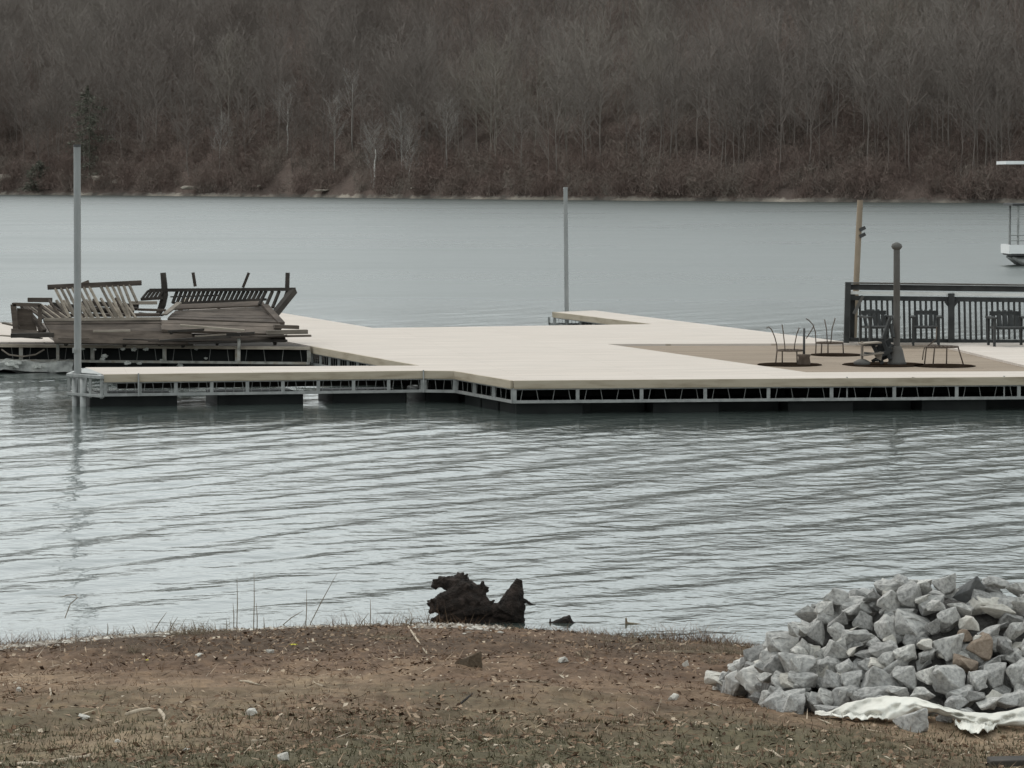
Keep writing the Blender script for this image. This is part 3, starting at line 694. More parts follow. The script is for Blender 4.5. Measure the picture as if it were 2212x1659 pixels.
for i in range(8):
    X = 420+i*185+gj.uniform(-40, 40); Y = gj.uniform(575, 650); dx = gj.uniform(120, 260); dy = gj.uniform(-22, 22)
    loose('thin broken lath on the front of the heap, '+places[i], (X, Y, DB+gj.uniform(-.02, .06)), (X+dx, Y+dy, DB+gj.uniform(-.05, .05)), gj.uniform(.03, .08), gj.uniform(.018, .04), M[gj.choice(['dark_wood', 'grey_wood', 'dark_wood', 'pale_wood'])])
# box frame at far left
rt = piece('crate_frame', 'open brown box frame at the left end of the wreckage', 'crate', q1(190, 590, DB+.7))
mb = MB()
A = [(90, 395), (270, 400), (270, 590), (110, 590)]
for i, (u, v_) in enumerate(((A[0], A[1]), (A[1], A[2]), (A[2], A[3]), (A[3], A[0]))): mb.beam(q1(*u, DB+.6), q1(*v_, DB+.6), .07, .06 if i != 3 else .09)
for u in A: mb.beam(q1(*u, DB+.6), q1(*u, DB+1.5), .05, .05)
mb.build('frame', M['grey_wood'], rt)
MB().slab([q1(115, 420, DB+.72), q1(215, 430, DB+.72), q1(250, 580, DB+.72), (q1(118, 580, DB+.72))], (0, .03, 0)).build('back_board', M['grey_wood'], rt)
MB().slab([q1(75, 560, DB+.45), q1(260, 575, DB+.45), q1(245, 612, DB+.4), q1(75, 600, DB+.4)], (0, .06, 0)).build('lower_board', M['grey_wood'], rt)
# slats lying in the left part
g = random.Random(4)
for i in range(9):
    x = 170+i*24; loose(['thin slat', 'narrow slat', 'split slat'][i % 3]+' lying behind the box frame, '+['first', 'second', 'third', 'fourth', 'fifth', 'sixth', 'seventh', 'eighth', 'ninth'][i]+' from the left end',
          (x-10, 400+g.uniform(-5, 5), DB+1.3), (x+120, 492, DB+.7), .035, .03, M['pale_wood'] if i % 2 else M['grey_wood'])
# collapsed railing with pale slats
rt = piece('railing', 'collapsed railing with slanting pale slats on the left of the heap', 'railing', q1(650, 490, DB+.6), None)
MB().beam(q1(322, 280, DB+.95), q1(955, 250, DB+.95), .09, .085).build('top_rail', M['grey_wood'], rt, bevel=.006)
MB().beam(q1(300, 497, DB+.72), q1(1085, 492, DB+.72), .08, .05).build('bottom_rail', M['pale_wood'], rt)
for i in range(14):
    xa = 372+i*38.5
    if i in (7,): continue
    xb = xa+105-(0 if i < 11 else 18*(i-10)); yb = 488 if i < 12 else 440-(i-12)*60
    MB().beam(q1(xa, 287-i*1.7, DB+.92), q1(xb+g.uniform(-6, 6), yb, DB+.75), .035, .035).build('slat', M['pale_wood'], rt)
for i in range(11):
    xa = 330+i*50; MB().beam(q1(xa, 362+g.uniform(-10, 10), DB+1.15), q1(xa+85, 486, DB+.85), .035, .033).build('slat', M['pale_wood'] if i % 3 else M['grey_wood'], rt)
# dark railing on its side
rt = piece('railing', 'dark railing frame with small lattice balusters on the right of the heap', 'railing', q1(1500, 450, DB+1.8), None)
DR = DB+2.0
MB().beam(q1(1010, 300, DR), q1(1995, 293, DR), .12, .055).build('top_rail', M['dark_wood'], rt)
MB().tube([q1(1100, 182, DR), q1(1108, 260, DR), q1(1112, 330, DR), q1(1095, 400, DR), q1(1070, 460, DR)], [.05, .055, .06, .065, .05], 7).build('post', M['dark_wood'], rt)
MB().beam(q1(1303, 180, DR), q1(1318, 275, DR), .05, .05).build('post', M['grey_wood'], rt)
MB().beam(q1(1680, 182, DR), q1(1640, 282, DR), .05, .045).build('post', M['grey_wood'], rt)
MB().beam(q1(1942, 182, DR), q1(1938, 300, DR), .08, .07).build('post', M['dark_wood'], rt)
MB().beam(q1(1985, 300, DR), q1(1855, 462, DR-.5), .09, .11).build('brace', M['dark_wood'], rt)
MB().beam(q1(1175, 388, DR-.1), q1(1800, 362, DR-.1), .05, .04).build('bottom_rail', M['dark_wood'], rt)
for i in range(21):
    xa = 1175+i*30; MB().beam(q1(xa+22, 305, DR), q1(xa-10, 388-i*1.3, DR-.1), .04, .04).build('baluster', M['dark_wood'], rt)
MB().beam(q1(1150, 345, DR), q1(1480, 335, DR), .03, .022).build('lattice_strip', M['dark_wood'], rt)
for xa in (1770, 1815, 1860, 1915):
    MB().beam(q1(xa+25, 305, DR), q1(xa-20, 400+(xa-1770)*.2, DR-.2), .04, .045).build('baluster', M['dark_wood'], rt)
rt = piece('ladder', 'dark ladder like frame leaning left of the dark railing', 'ladder', q1(1020, 360, DR), None)
MB().beam(q1(950, 362, DR-.1), q1(1100, 352, DR-.1), .05, .05).build('rail', M['dark_wood'], rt); MB().beam(q1(1000, 306, DR-.02), q1(1100, 300, DR-.02), .05, .045).build('rail', M['dark_wood'], rt)
for i in range(5): MB().beam(q1(1000+i*24, 305, DR-.05), q1(955+i*27, 362, DR-.12), .035, .035).build('rung', M['dark_wood'], rt)

# ------------------------------------------------------------------ dark railing at the right
DRL = pxy(1900, 740)[1]
rail = empty('railing', W(2000, 741, ZD), 'dark grey slatted railing standing along the back of the right deck', 'railing')
def q4(X, Y, D): return WD(*r4(X, Y), D)
XR = 2750
def ry(X, y0): return y0+(X-700)*.012
def rbeam(name, y0, y1, mat, th=.06, X0=712, dD=0):
    MB().beam(q4(X0, ry(X0, (y0+y1)/2), DRL+dD), q4(XR, ry(XR, (y0+y1)/2), DRL+dD), th, (y1-y0)*.33064/F*DRL).build(name, M[mat], rail)
rbeam('cap_rail', 826, 836, 'grey_post', .16); rbeam('top_rail', 840, 876, 'rail_dark'); rbeam('pale_rail', 885, 905, 'rail_pale', .05); rbeam('middle_rail', 914, 944, 'rail_dark'); rbeam('bottom_rail', 1190, 1216, 'rail_dark', .08)
MB().beam(q4(724, 826, DRL-.08), q4(712, 1226, DRL-.08), .12, .09, up=(1, 0, 0)).build('post', M['rail_dark'], rail)
MB().beam(q4(755, 900, DRL+.1), q4(748, 1215, DRL+.1), .06, .08, up=(1, 0, 0)).build('post', M['rail_dark'], rail)
MB().beam(q4(822, 915, DRL-.04), q4(762, 1035, DRL-.04), .05, .05).build('brace', M['grey_post'], rail)
for X in (1398, 2080, 2740): MB().beam(q4(X, 900, DRL-.06), q4(X, 1222, DRL-.06), .10, .10, up=(1, 0, 0)).build('post', M['rail_dark'], rail)
for X in (1360, 1436): MB().beam(q4(X, 950, DRL-.05), q4(1398, 1000, DRL-.05), .04, .05).build('brace', M['rail_dark'], rail)
X = 800
i = 0
while X < XR:
    if abs(X-1398) > 22: MB().beam(q4(X, 940, DRL), q4(X+5, 1200, DRL), .034, .036, up=(1, 0, 0)).build('baluster', M['rail_dark'], rail)
    X += 36

def chair_wood(X, Yb, wd, ht, D, rz, label):
    p = q4(X, Yb, D); p.z = ZD; c = empty('lounge_chair', p, label, 'chair', 'dark wooden armchairs by the railing')
    m_ = M['rail_dark']; k = 1
    def P3(x, y, z): return p+Vector((x, y, z))
    MB().beam(P3(-wd/2, 0, .30), P3(wd/2, 0, .30), .42, .035).build('seat', m_, c)
    for i in range(5):
        x = (-.5+(i+.5)/5)*wd*.85; MB().beam(P3(x, .18, .28), P3(x*1.08, .34, ht-(.02 if i in (1, 2, 3) else .05)), wd*.11, .022, up=(0, 1, 0)).build('back_slat', m_, c)
    MB().beam(P3(-wd*.47, .31, ht-.07), P3(wd*.47, .31, ht-.07), .03, .07).build('back_rail', m_, c)
    for s_ in (-1, 1):
        MB().beam(P3(s_*wd*.52, -.28, .47), P3(s_*wd*.52, .32, .47), .09, .03).build('armrest', m_, c)
        MB().beam(P3(s_*wd*.5, -.24, 0), P3(s_*wd*.5, -.24, .46), .07, .035).build('leg', m_, c); MB().beam(P3(s_*wd*.5, .3, 0), P3(s_*wd*.5, .3, .46), .07, .035).build('leg', m_, c)
    c.rotation_euler.z = rz; return c
chair_wood(925, 1215, .46, .60, DRL-.9, .2, 'dark wooden armchair furthest left, behind the thick post')
chair_wood(1232, 1218, .42, .60, DRL-.9, -.1, 'dark wooden armchair in the middle, before the railing')
chair_wood(1770, 1235, .55, .60, DRL-1.2, .05, 'wide dark wooden armchair at the right edge of the picture')

# wire chairs on the weathered deck
def q4z(X, Y, z=ZD-.035): return W(*r4(X, Y), z)
def disc(X, Y, r_, label):  # thin near-black round patch, slightly uneven, laid flat on the deck
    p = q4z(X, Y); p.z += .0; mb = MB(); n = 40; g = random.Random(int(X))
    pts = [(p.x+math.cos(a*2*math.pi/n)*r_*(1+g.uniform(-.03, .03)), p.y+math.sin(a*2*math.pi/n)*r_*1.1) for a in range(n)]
    mb.prism(pts, p.z+.002, p.z+.014); tag(mb.build('mat', M['disc_brown'], None, loc=p), label, 'mat', 'round dark discs on the weathered deck'); return p.y
def wire_chair(X, Y, label, seat, back, legs, D, hoop=False):
    base = q4(X, Y, D); base.z = ZD-.035; c = empty('wire_chair', base, label, 'chair', 'rusty wire chairs on the weathered deck')
    (xa, xb, ys_) = seat; pa = q4(xa, ys_, D); pb = q4(xb, ys_, D); wd = (pb-pa).length; cen = (pa+pb)/2
    ring = [cen+Vector((math.cos(t)*wd/2, math.sin(t)*wd/2, 0)) for t in [k*2*math.pi/20 for k in range(21)]]
    mb = MB(); mb.tube(ring, .014, 6, cap=False)
    for k in range(-3, 4):
        x = k/4*wd/2; L = math.sqrt(max((wd/2)**2-x*x, 0)); mb.tube([cen+Vector((x, -L, 0)), cen+Vector((x, L, 0))], .005, 5)
    mb.build('seat', M['rust'], c, smooth=True)
    for ln in back:
        MB().tube([q4(x, y, D+dd) for x, y, dd in ln], .009, 6).build('back_wire', M['rust'], c, smooth=True)
    for (x0, y0, x1, dd) in legs:
        a = q4(x0, y0, D); a.y += dd; e = q4(x1, Y, D); e.y += dd; e.z = ZD-.033; MB().tube([a, e], .011, 6).build('leg', M['rust'], c, smooth=True)
D1 = disc(340, 1368, .48, 'round dark disc under the left wire chair and its pot')
wire_chair(330, 1360, 'left wire chair with curled back bars beside a stub post', (260, 430, 1272),
    [[(190, 1128, 0), (205, 1118, 0), (225, 1138, 0), (245, 1185, 0), (258, 1235, 0), (260, 1272, 0)], [(292, 1103, .2), (300, 1150, .2), (310, 1240, .15), (312, 1272, .1)], [(405, 1125, .2), (388, 1170, .2), (376, 1230, .15), (372, 1272, .1)]],
    [(260, 1272, 250, 0), (430, 1272, 432, -.05), (300, 1272, 300, .18), (395, 1272, 398, .18)], D1)
p = q4(436, 1360, D1-.15); p.z = ZD-.033; rt = empty('umbrella_stand', p, 'squat pot shaped umbrella stand with dark stub post, left wire chair beside it', 'umbrella stand')
MB().tube([p, p+Vector((0, 0, .03)), p+Vector((0, 0, .12)), p+Vector((0, 0, .165)), p+Vector((0, 0, .17))], [.09, .10, .085, .105, .02], 16).build('pot', M['rust'], rt, smooth=True)
MB().tube([p+Vector((0, 0, .1)), p+Vector((.0, 0, .56))], .018, 10).build('stub_post', M['dark_trim'], rt, smooth=True)
D2 = disc(650, 1304, .42, 'round dark disc under the wire chair nearest the railing corner')
wire_chair(600, 1296, 'wire chair with spread back bars nearest the left end of the railing', (515, 690, 1222),
    [[(450, 1065, 0), (470, 1078, 0), (495, 1105, 0), (510, 1150, 0), (514, 1222, 0)], [(498, 1118, .05), (470, 1165, .05), (450, 1195, .05)], [(570, 1070, .2), (582, 1130, .2), (588, 1215, .15)], [(640, 1060, .2), (620, 1130, .2), (612, 1215, .15)]],
    [(515, 1222, 512, 0), (690, 1222, 694, 0), (600, 1222, 600, .2), (560, 1222, 556, .2)], D2)
D3 = disc(1350, 1376, .46, 'round dark disc under the right wire chair')
wire_chair(1350, 1366, 'right wire chair without a back, standing alone', (1235, 1442, 1248), [[(1238, 1248, 0), (1300, 1200, .1), (1302, 1120, .15)], [(1225, 1250, -.02), (1215, 1290, -.05), (1210, 1335, -.05)]],
    [(1295, 1248, 1284, .1), (1375, 1248, 1372, .1), (1442, 1248, 1480, 0), (1236, 1248, 1222, 0)], D3)
D4 = disc(960, 1368, .62, 'widest dark disc, under the thick capped post')
# thick post
rt, top, b0 = pole(*r4(1042, 1240), *r4(1042, 590), D4+.05, .05, ZD-.03, M['grey_post'], 'umbrella_post', 'thick faded post with a rounded cap rising from the cluttered disc', 'post')
MB().tube([top-Vector((0, 0, .05)), top-Vector((0, 0, .01)), top+Vector((0, 0, .03)), top+Vector((0, 0, .055))], [.06, .085, .07, .02], 14).build('cap', M['grey_post'], rt, smooth=True)
MB().tube([b0, b0+Vector((0, 0, .05)), b0+Vector((0, 0, .22)), b0+Vector((0, 0, .28))], [.15, .13, .09, .06], 16).build('base', M['grey_post'], rt, smooth=True)
# little table and folded lounger
p = q4(815, 1370, D4-.1); p.z = ZD-.033; rt = empty('side_table', p, 'small broken side table on a bowl base left of the thick post', 'table')
MB().tube([p, p+Vector((0, 0, .05)), p+Vector((0, 0, .09))], [.12, .13, .05], 14).build('base', M['grey_post'], rt, smooth=True)
MB().tube([p+Vector((0, 0, .08)), p+Vector((0, 0, .36))], .02, 8).build('stem', M['pale_wood'], rt)
MB().beam(p+Vector((-.02, 0, .33)), p+Vector((.26, .05, .345)), .3, .02).build('table_top', M['pale_wood'], rt)
MB().beam(p+Vector((0, 0, .15)), p+Vector((.3, .05, .19)), .25, .02).build('shelf', M['pale_wood'], rt)
for lb, a, b_ in (('upper dark slat of the junk left of the thick post', (828, 1236), (930, 1232)), ('lower dark slat of the junk left of the thick post', (835, 1290), (985, 1302)), ('dark slat tipped up against the folded chair', (905, 1340), (1010, 1235))):
    o = MB().beam(q4(*a, D4-.05), q4(*b_, D4+.05), .10, .03).build('slat', M['rail_dark'], None, loc=q4(*a, D4)); tag(o, lb, 'slat', 'dark slats beside the thick post')
p = q4(900, 1365, D4); p.z = ZD-.033; rt = empty('folding_chair', p, 'dark folded chair leaning against the thick post', 'chair')
for (a, b_) in (((880, 1225), (950, 1360)), ((1000, 1060), (950, 1200)), ((950, 1200), (1000, 1330)), ((880, 1345), (1010, 1270)), ((1000, 1100), (1020, 1190))):
    MB().beam(q4(*a, D4+.02), q4(*b_, D4-.05), .04, .05).build('bar', M['rail_dark'], rt)
MB().slab([q4(905, 1250, D4+.06), q4(1000, 1190, D4+.06), q4(1015, 1310, D4+.06), q4(925, 1350, D4+.06)], (0, .025, 0)).build('seat', M['rail_dark'], rt)
MB().slab([q4(890, 1295, D4-.1), q4(950, 1290, D4-.1), q4(940, 1340, D4-.1), q4(905, 1320, D4-.1)], (0, .02, 0)).build('footrest', M['pale_wood'], rt)

# ------------------------------------------------------------------ pontoon boat at the right
DBt = H*F/(572.6-YH); rt = empty('pontoon_boat', (q4(2000, 700, DBt).x, DBt, 0), 'white pontoon boat with tall flat canopy at the right edge of the water', 'boat')
bx0 = q4(1745, 700, DBt).x; L = 8.0
for dy in (-.9, .9):
    MB().tube([(bx0+.2, DBt+dy, .32), (bx0+.55, DBt+dy, .18), (bx0+1.2, DBt+dy, .12), (bx0+L, DBt+dy, .12)], [.04, .17, .26, .26], 14).build('pontoon', M['steel'], rt, smooth=True)
MB().beam((bx0+.1, DBt, .42), (bx0+L, DBt, .42), 2.4, .08).build('deck', M['dark_trim'], rt)
for dy in (-1.15, 1.15): MB().beam((bx0+.05, DBt+dy, .62), (bx0+L, DBt+dy, .62), .06, .34).build('side_panel', M['white_paint'], rt)
MB().beam((bx0+.05, DBt-1.15, .62), (bx0+.05, DBt+1.15, .62), .06, .34).build('side_panel', M['white_paint'], rt)
for z in (.95, 1.15): MB().tube([(bx0+.05, DBt-1.15, z), (bx0+L, DBt-1.15, z)], .02, 6).build('handrail', M['steel'], rt)
MB().beam((bx0+.12, DBt, 2.3), (bx0+L, DBt, 2.3), 2.5, .09).build('upper_deck', M['dark_trim'], rt)
MB().beam((bx0-.15, DBt, 3.87), (bx0+L, DBt, 3.9), 2.6, .12).build('canopy', M['white_paint'], rt)
for dx in (.35, 4.2, 7.8):
    for dy in (-1.1, 1.1):
        MB().tube([(bx0+dx, DBt+dy, .4), (bx0+dx, DBt+dy, 2.28)], .045, 8).build('post', M['steel'], rt)
        if dx > 1: MB().tube([(bx0+dx, DBt+dy, 2.3), (bx0+dx, DBt+dy, 3.85)], .03, 8).build('post', M['steel'], rt)

# ------------------------------------------------------------------ rock heap on the right of the bank
def base_px(x): return float(np.interp(x, [1540, 1600, 1650, 1720, 1800, 2000, 2212, 2600], [1488, 1505, 1530, 1542, 1548, 1556, 1566, 1580]))
_bd = {}
def baseD(x):
    k = int(x//20)
    if k not in _bd: _bd[k] = (groundD(k*20, base_px(k*20)), groundD(k*20+20, base_px(k*20+20)))
    t = x/20-k; return _bd[k][0]*(1-t)+_bd[k][1]*t
def heapD(x, y):
    yb = base_px(x)
    if y >= yb: return groundD(x, y)
    return baseD(x)+(yb-y)/347.0
def top_px(x): return float(np.interp(x, [1525, 1600, 1640, 1700, 1760, 1830, 1900, 1960, 2212, 2600], [1480, 1425, 1400, 1352, 1300, 1290, 1255, 1246, 1250, 1250]))
xs = np.linspace(1530, 2345, 60); Vs = []
rows = 22
for x in xs:
    yb, yt = base_px(x)+4, top_px(x)+26
    for j in range(rows):
        y = yb+(yt-yb)*j/(rows-1); p = WD(x, y, heapD(x, min(y, base_px(x)))+.10); Vs.append(p+Vector((0, 0, -.05+.05*mnoise.noise(p*7)-1.1*max(0, (x-2225)/110)**1.3)))
    last = Vs[-1]
    for j in range(1, 7): Vs.append(Vector((last.x, last.y+.28*j, max(last.z-.16*j*j*.25-.08*j, -.4))))
V = np.array([v_[:] for v_ in Vs]).reshape(len(xs), rows+6, 3)
M['gravel'] = mat_noise('packed_gravel', (.05, .045, .04), (.2, .19, .18), 14, .95, 1, .04)
core = grid_np('gravel_bed', V[:, :, 0], V[:, :, 1], V[:, :, 2], M['gravel']); tag(core, 'packed dark gravel filling the gaps between the heaped rocks', 'gravel', kind='stuff')

rock_me = {}
def rock_mesh(kind, i, mat):
    key = (kind, i)
    if key in rock_me: return rock_me[key]
    g = random.Random(i*13+5); bm = bmesh.new()
    n = g.choice((9, 11, 12, 14)); an = Vector((g.uniform(.7, 1.2), g.uniform(.7, 1.2), g.uniform(.6, 1)))
    for _ in range(n):
        v_ = Vector((g.gauss(0, 1), g.gauss(0, 1), g.gauss(0, 1))).normalized(); v_ = Vector([max(-.78, min(.78, q)) for q in v_])*g.uniform(.85, 1.18); bm.verts.new((v_.x*an.x+.12*v_.z, v_.y*an.y, v_.z*an.z))
    r_ = bmesh.ops.convex_hull(bm, input=bm.verts); bmesh.ops.delete(bm, geom=[q for q in r_['geom_interior'] if isinstance(q, bmesh.types.BMVert)], context='VERTS')
    bmesh.ops.dissolve_limit(bm, angle_limit=R(14), verts=bm.verts, edges=bm.edges)
    bmesh.ops.bevel(bm, geom=list(bm.edges), offset=.065, segments=2, profile=.6, affect='EDGES')
    bmesh.ops.triangulate(bm, faces=bm.faces)
    bmesh.ops.subdivide_edges(bm, edges=[e for e in bm.edges if e.calc_length() > .35], cuts=2)
    for v_ in bm.verts: v_.co += mnoise.noise_vector(v_.co*1.7+Vector((i*3.1, 0, 0)))*.10+mnoise.noise_vector(v_.co*5+Vector((i, 0, 0)))*.045
    mx = [max(v_.co[k] for v_ in bm.verts) for k in range(3)]; mn = [min(v_.co[k] for v_ in bm.verts) for k in range(3)]
    for v_ in bm.verts:
        for k in range(3): v_.co[k] = (v_.co[k]-(mx[k]+mn[k])/2)/(mx[k]-mn[k])
    me = bpy.data.meshes.new('rock'); bm.to_mesh(me); bm.free(); me.materials.append(mat); rock_me[key] = me
    return me
RG = 'grey rocks heaped on the right bank'
gr = random.Random(12)
def rock(p, sx, sy, sz, mat='rock', label=None, rot=None, group=RG, name='rock'):
    o = bpy.data.objects.new(name, rock_mesh(mat, gr.randrange(14), M[mat])); col.objects.link(o)
    o.location = p; o.scale = (sx, sy, sz); o.rotation_euler = rot or (gr.uniform(-.35, .35), gr.uniform(-.35, .35), gr.uniform(-.5, .5))
    tag(o, label or 'plain grey angular rock, one of the many alike in the heap by the water', 'rock', group); return o
T = """1085 385 150 110|1010 475 110 120|1185 465 140 90|1285 395 120 120|1400 410 150 150|1480 300 150 90|1530 390 140 150|1610 330 80 90|1610 400 100 80|1730 300 130 120|2050 310 150 80|2160 340 110 100
2180 440 120 110|1390 570 170 140|1235 530 120 120|1110 520 160 80|975 600 110 140|880 580 120 90|835 590 60 90|770 670 190 150|590 740 130 100|910 700 90 100|1100 590 140 90
1200 640 180 110|1090 700 130 120|1270 720 150 60|1385 750 100 100|1420 680 110 60|1500 740 130 110|1745 670 150 180|1760 520 120 120|2020 590 180 90
2090 680 110 100|2160 600 100 130|1620 750 80 70|1280 790 130 80|1130 805 120 80|1020 800 90 90|930 800 110 110|845 790 70 100|710 800 140 120|600 800 130 70|510 820 140 70
590 890 150 80|760 900 150 100|880 890 170 110|1050 890 110 130|1180 890 130 110|1340 890 200 160|1500 870 150 130|1620 850 110 120|1750 880 220 180|1940 890 110 120|2040 860 140 150|2170 850 120 160
620 990 120 60|730 1010 140 130|820 1030 90 110|920 1000 110 90|1030 1000 120 90|1140 975 90 70|1210 985 90 60|1450 960 140 70|1600 965 160 80|1800 1020 150 80|2010 1020 170 90|2110 1010 150 80|1920 985 120 70
1030 1055 150 70|1740 1125 120 90|2200 1000 120 110|2250 900 130 120|2260 700 140 120|2270 560 120 120|2260 420 140 130|2260 320 150 110|1960 400 120 90|1830 460 150 80|1680 440 110 70|1310 660 90 60|1660 560 90 90|1470 480 90 60"""
def place_rock(X, Y, w_, h_, mat='rock', label=None, rot=None, dd=0):
    x, y = r5(X, Y); D = heapD(x, min(y+4, base_px(x)))+dd; s_ = .36/F*D; sx = w_*s_*1.06; sz = h_*s_*1.08
    p = WD(x, y, D+.3*min(sx, sz)-.02); gz = float(ground_z(p.x, p.y)); p.z = max(p.z, gz+sz*.18)
    return rock(p, sx, (sx+sz)/2*gr.uniform(.8, 1.1), sz, mat, label, rot)
for t in T.replace('\n', '|').split('|'):
    X, Y, w_, h_ = map(float, t.split()); place_rock(X, Y, w_, h_)
place_rock(1560, 575, 235, 185, 'rock', 'largest rounded grey rock in the middle of the heap', (.1, .1, .3))
place_rock(1865, 345, 190, 130, 'rock_dark', 'dark slate slab tilted on the crest of the heap', (.3, -.6, .1))
place_rock(2040, 470, 210, 90, 'rock_pale', 'pale flat shelf like rock near the crest of the heap', (.0, .05, .1))
place_rock(1615, 672, 95, 60, 'rock_pale', 'small white rock at the right of the largest rounded rock')
place_rock(1180, 712, 75, 65, 'rock_pale', 'small white rock in the left middle of the heap')
place_rock(1855, 620, 110, 80, 'rock_brown', 'brown stone, uppermost of the three brown ones in the heap')
place_rock(1960, 690, 150, 140, 'rock_brown', 'brown stone, rightmost of the three brown ones in the heap')
place_rock(1865, 785, 150, 110, 'rock_brown', 'brown stone, lowest of the three brown ones in the heap')
place_rock(1885, 545, 120, 90, 'rock_pale', 'pale blocky rock just above the brown stones')
place_rock(1935, 640, 60, 50, 'rock_pale', 'small pale pebble lying among the brown stones')
place_rock(400, 890, 200, 95, 'rock_pale', 'long pale rock, outermost at the left foot of the heap', (0, .1, .2))
# rock in the cloth
x, y = r5(1530, 1125); Dg = groundD(x, y+25); p = WD(x, y, Dg+.05)
rock(p, .16, .15, .13, 'rock', 'round grey rock sitting in front of the white cloth', (0, 0, 0))
# filler rocks between, set deeper
cnt = 0
for _ in range(1500):
    if cnt >= 165: break
    x = gr.uniform(1560, 2290); yt, yb = top_px(x)+12, base_px(x)-6; y = gr.uniform(yt, yb)
    D = heapD(x, y)+.07; s_ = gr.uniform(.055, .15); p = WD(x, y, D-.01)
    rock(p, s_*gr.uniform(.9, 1.4), s_*gr.uniform(.8, 1.2), s_*gr.uniform(.7, 1.0), 'rock_pale' if gr.random() < .12 else 'rock'); cnt += 1
    if gr.random() < 0: break
for i in range(22):      # the far side of the heap, seen from a step aside
    x = 1600+i*31; p = WD(x, top_px(x)+18, heapD(x, top_px(x)+18)); k_ = gr.uniform(.25, .75)
    p += Vector((0, k_*.8, -.32*k_)); s_ = gr.uniform(.15, .26); rock(p, s_*1.2, s_, s_*.8)

# white filter cloth
up = [(960, 1085), (1060, 1070), (1150, 1020), (1300, 990), (1400, 980), (1560, 988), (1700, 1035), (1850, 1075), (2000, 1085), (2120, 1070), (2212, 1045), (2330, 1040)]
lo = [(970, 1100), (1060, 1125), (1150, 1134), (1300, 1140), (1400, 1158), (1560, 1075), (1700, 1085), (1850, 1135), (2000, 1185), (2120, 1170), (2212, 1170), (2330, 1180)]
def drape(up, lo, x0, x1, nu, nv, label, fold_k=1.0, sd=0):
    G = np.zeros((nu, nv, 3))
    for i in range(nu):
        X = x0+(x1-x0)*i/(nu-1); yu = np.interp(X, *zip(*up)); yl = np.interp(X, *zip(*lo))
        for j in range(nv):
            t = j/(nv-1); Y = yu+(yl-yu)*t+4*math.sin(X*.05+t*3)*t+6*mnoise.noise(Vector((X*.02, t*2, 3+sd))); x, y = r5(X, Y)
            D0 = heapD(x, min(y, base_px(x)))
            fold = .022*math.sin(t*9+X*.021+5*mnoise.noise(Vector((X*.006, 0, 1+sd))))+.07*mnoise.noise(Vector((X*.018, t*3, sd)))+.008*mnoise.noise(Vector((X*.09, t*9, sd)))
            p = WD(x, y, D0-.10-fold_k*fold*math.sin(math.pi*min(1, t*1.2+.1))-.06*math.sin(math.pi*t)); gz = float(ground_z(p.x, p.y))+.012
            if p.z < gz: p = WD(x, y, min(groundD(x, y)-.02, p.y)); p.z = max(p.z, gz)+.01+.5*abs(fold)
            G[i, j] = p
    cl = grid_np('filter_cloth', G[:, :, 0], G[:, :, 1], G[:, :, 2], M['fabric']); so = cl.modifiers.new('thickness', 'SOLIDIFY'); so.thickness = .003
    tag(cl, label, 'cloth')
drape(up, lo, 960, 2330, 150, 22, 'crumpled white filter cloth draped along the foot of the rock heap')
drape([(1800, 1150), (1850, 1125), (1920, 1140), (1990, 1130), (2050, 1150)], [(1800, 1190), (1850, 1215), (1890, 1232), (1960, 1236), (2020, 1215), (2050, 1190)], 1800, 2050, 60, 20, 'bunched torn end of white cloth lying on the soil below the strip', 1.3, 7)

# dark timber corner at the bottom right
Dg = groundD(2180, 1652)-.0
a = WD(2134, 1657, Dg-.3); b_ = WD(2400, 1650, Dg+.0); a.z = float(ground_z(a.x, a.y))+.03; b_.z = float(ground_z(b_.x, b_.y))+.05
tag(MB().beam(WD(2136, 1662, Dg-.02), WD(2420, 1654, Dg-.02), .12, .09).build('timber', M['dark_wood'], None, loc=(a+b_)/2, bevel=.006), 'dark timber lying in the bottom right corner of the bank', 'timber')

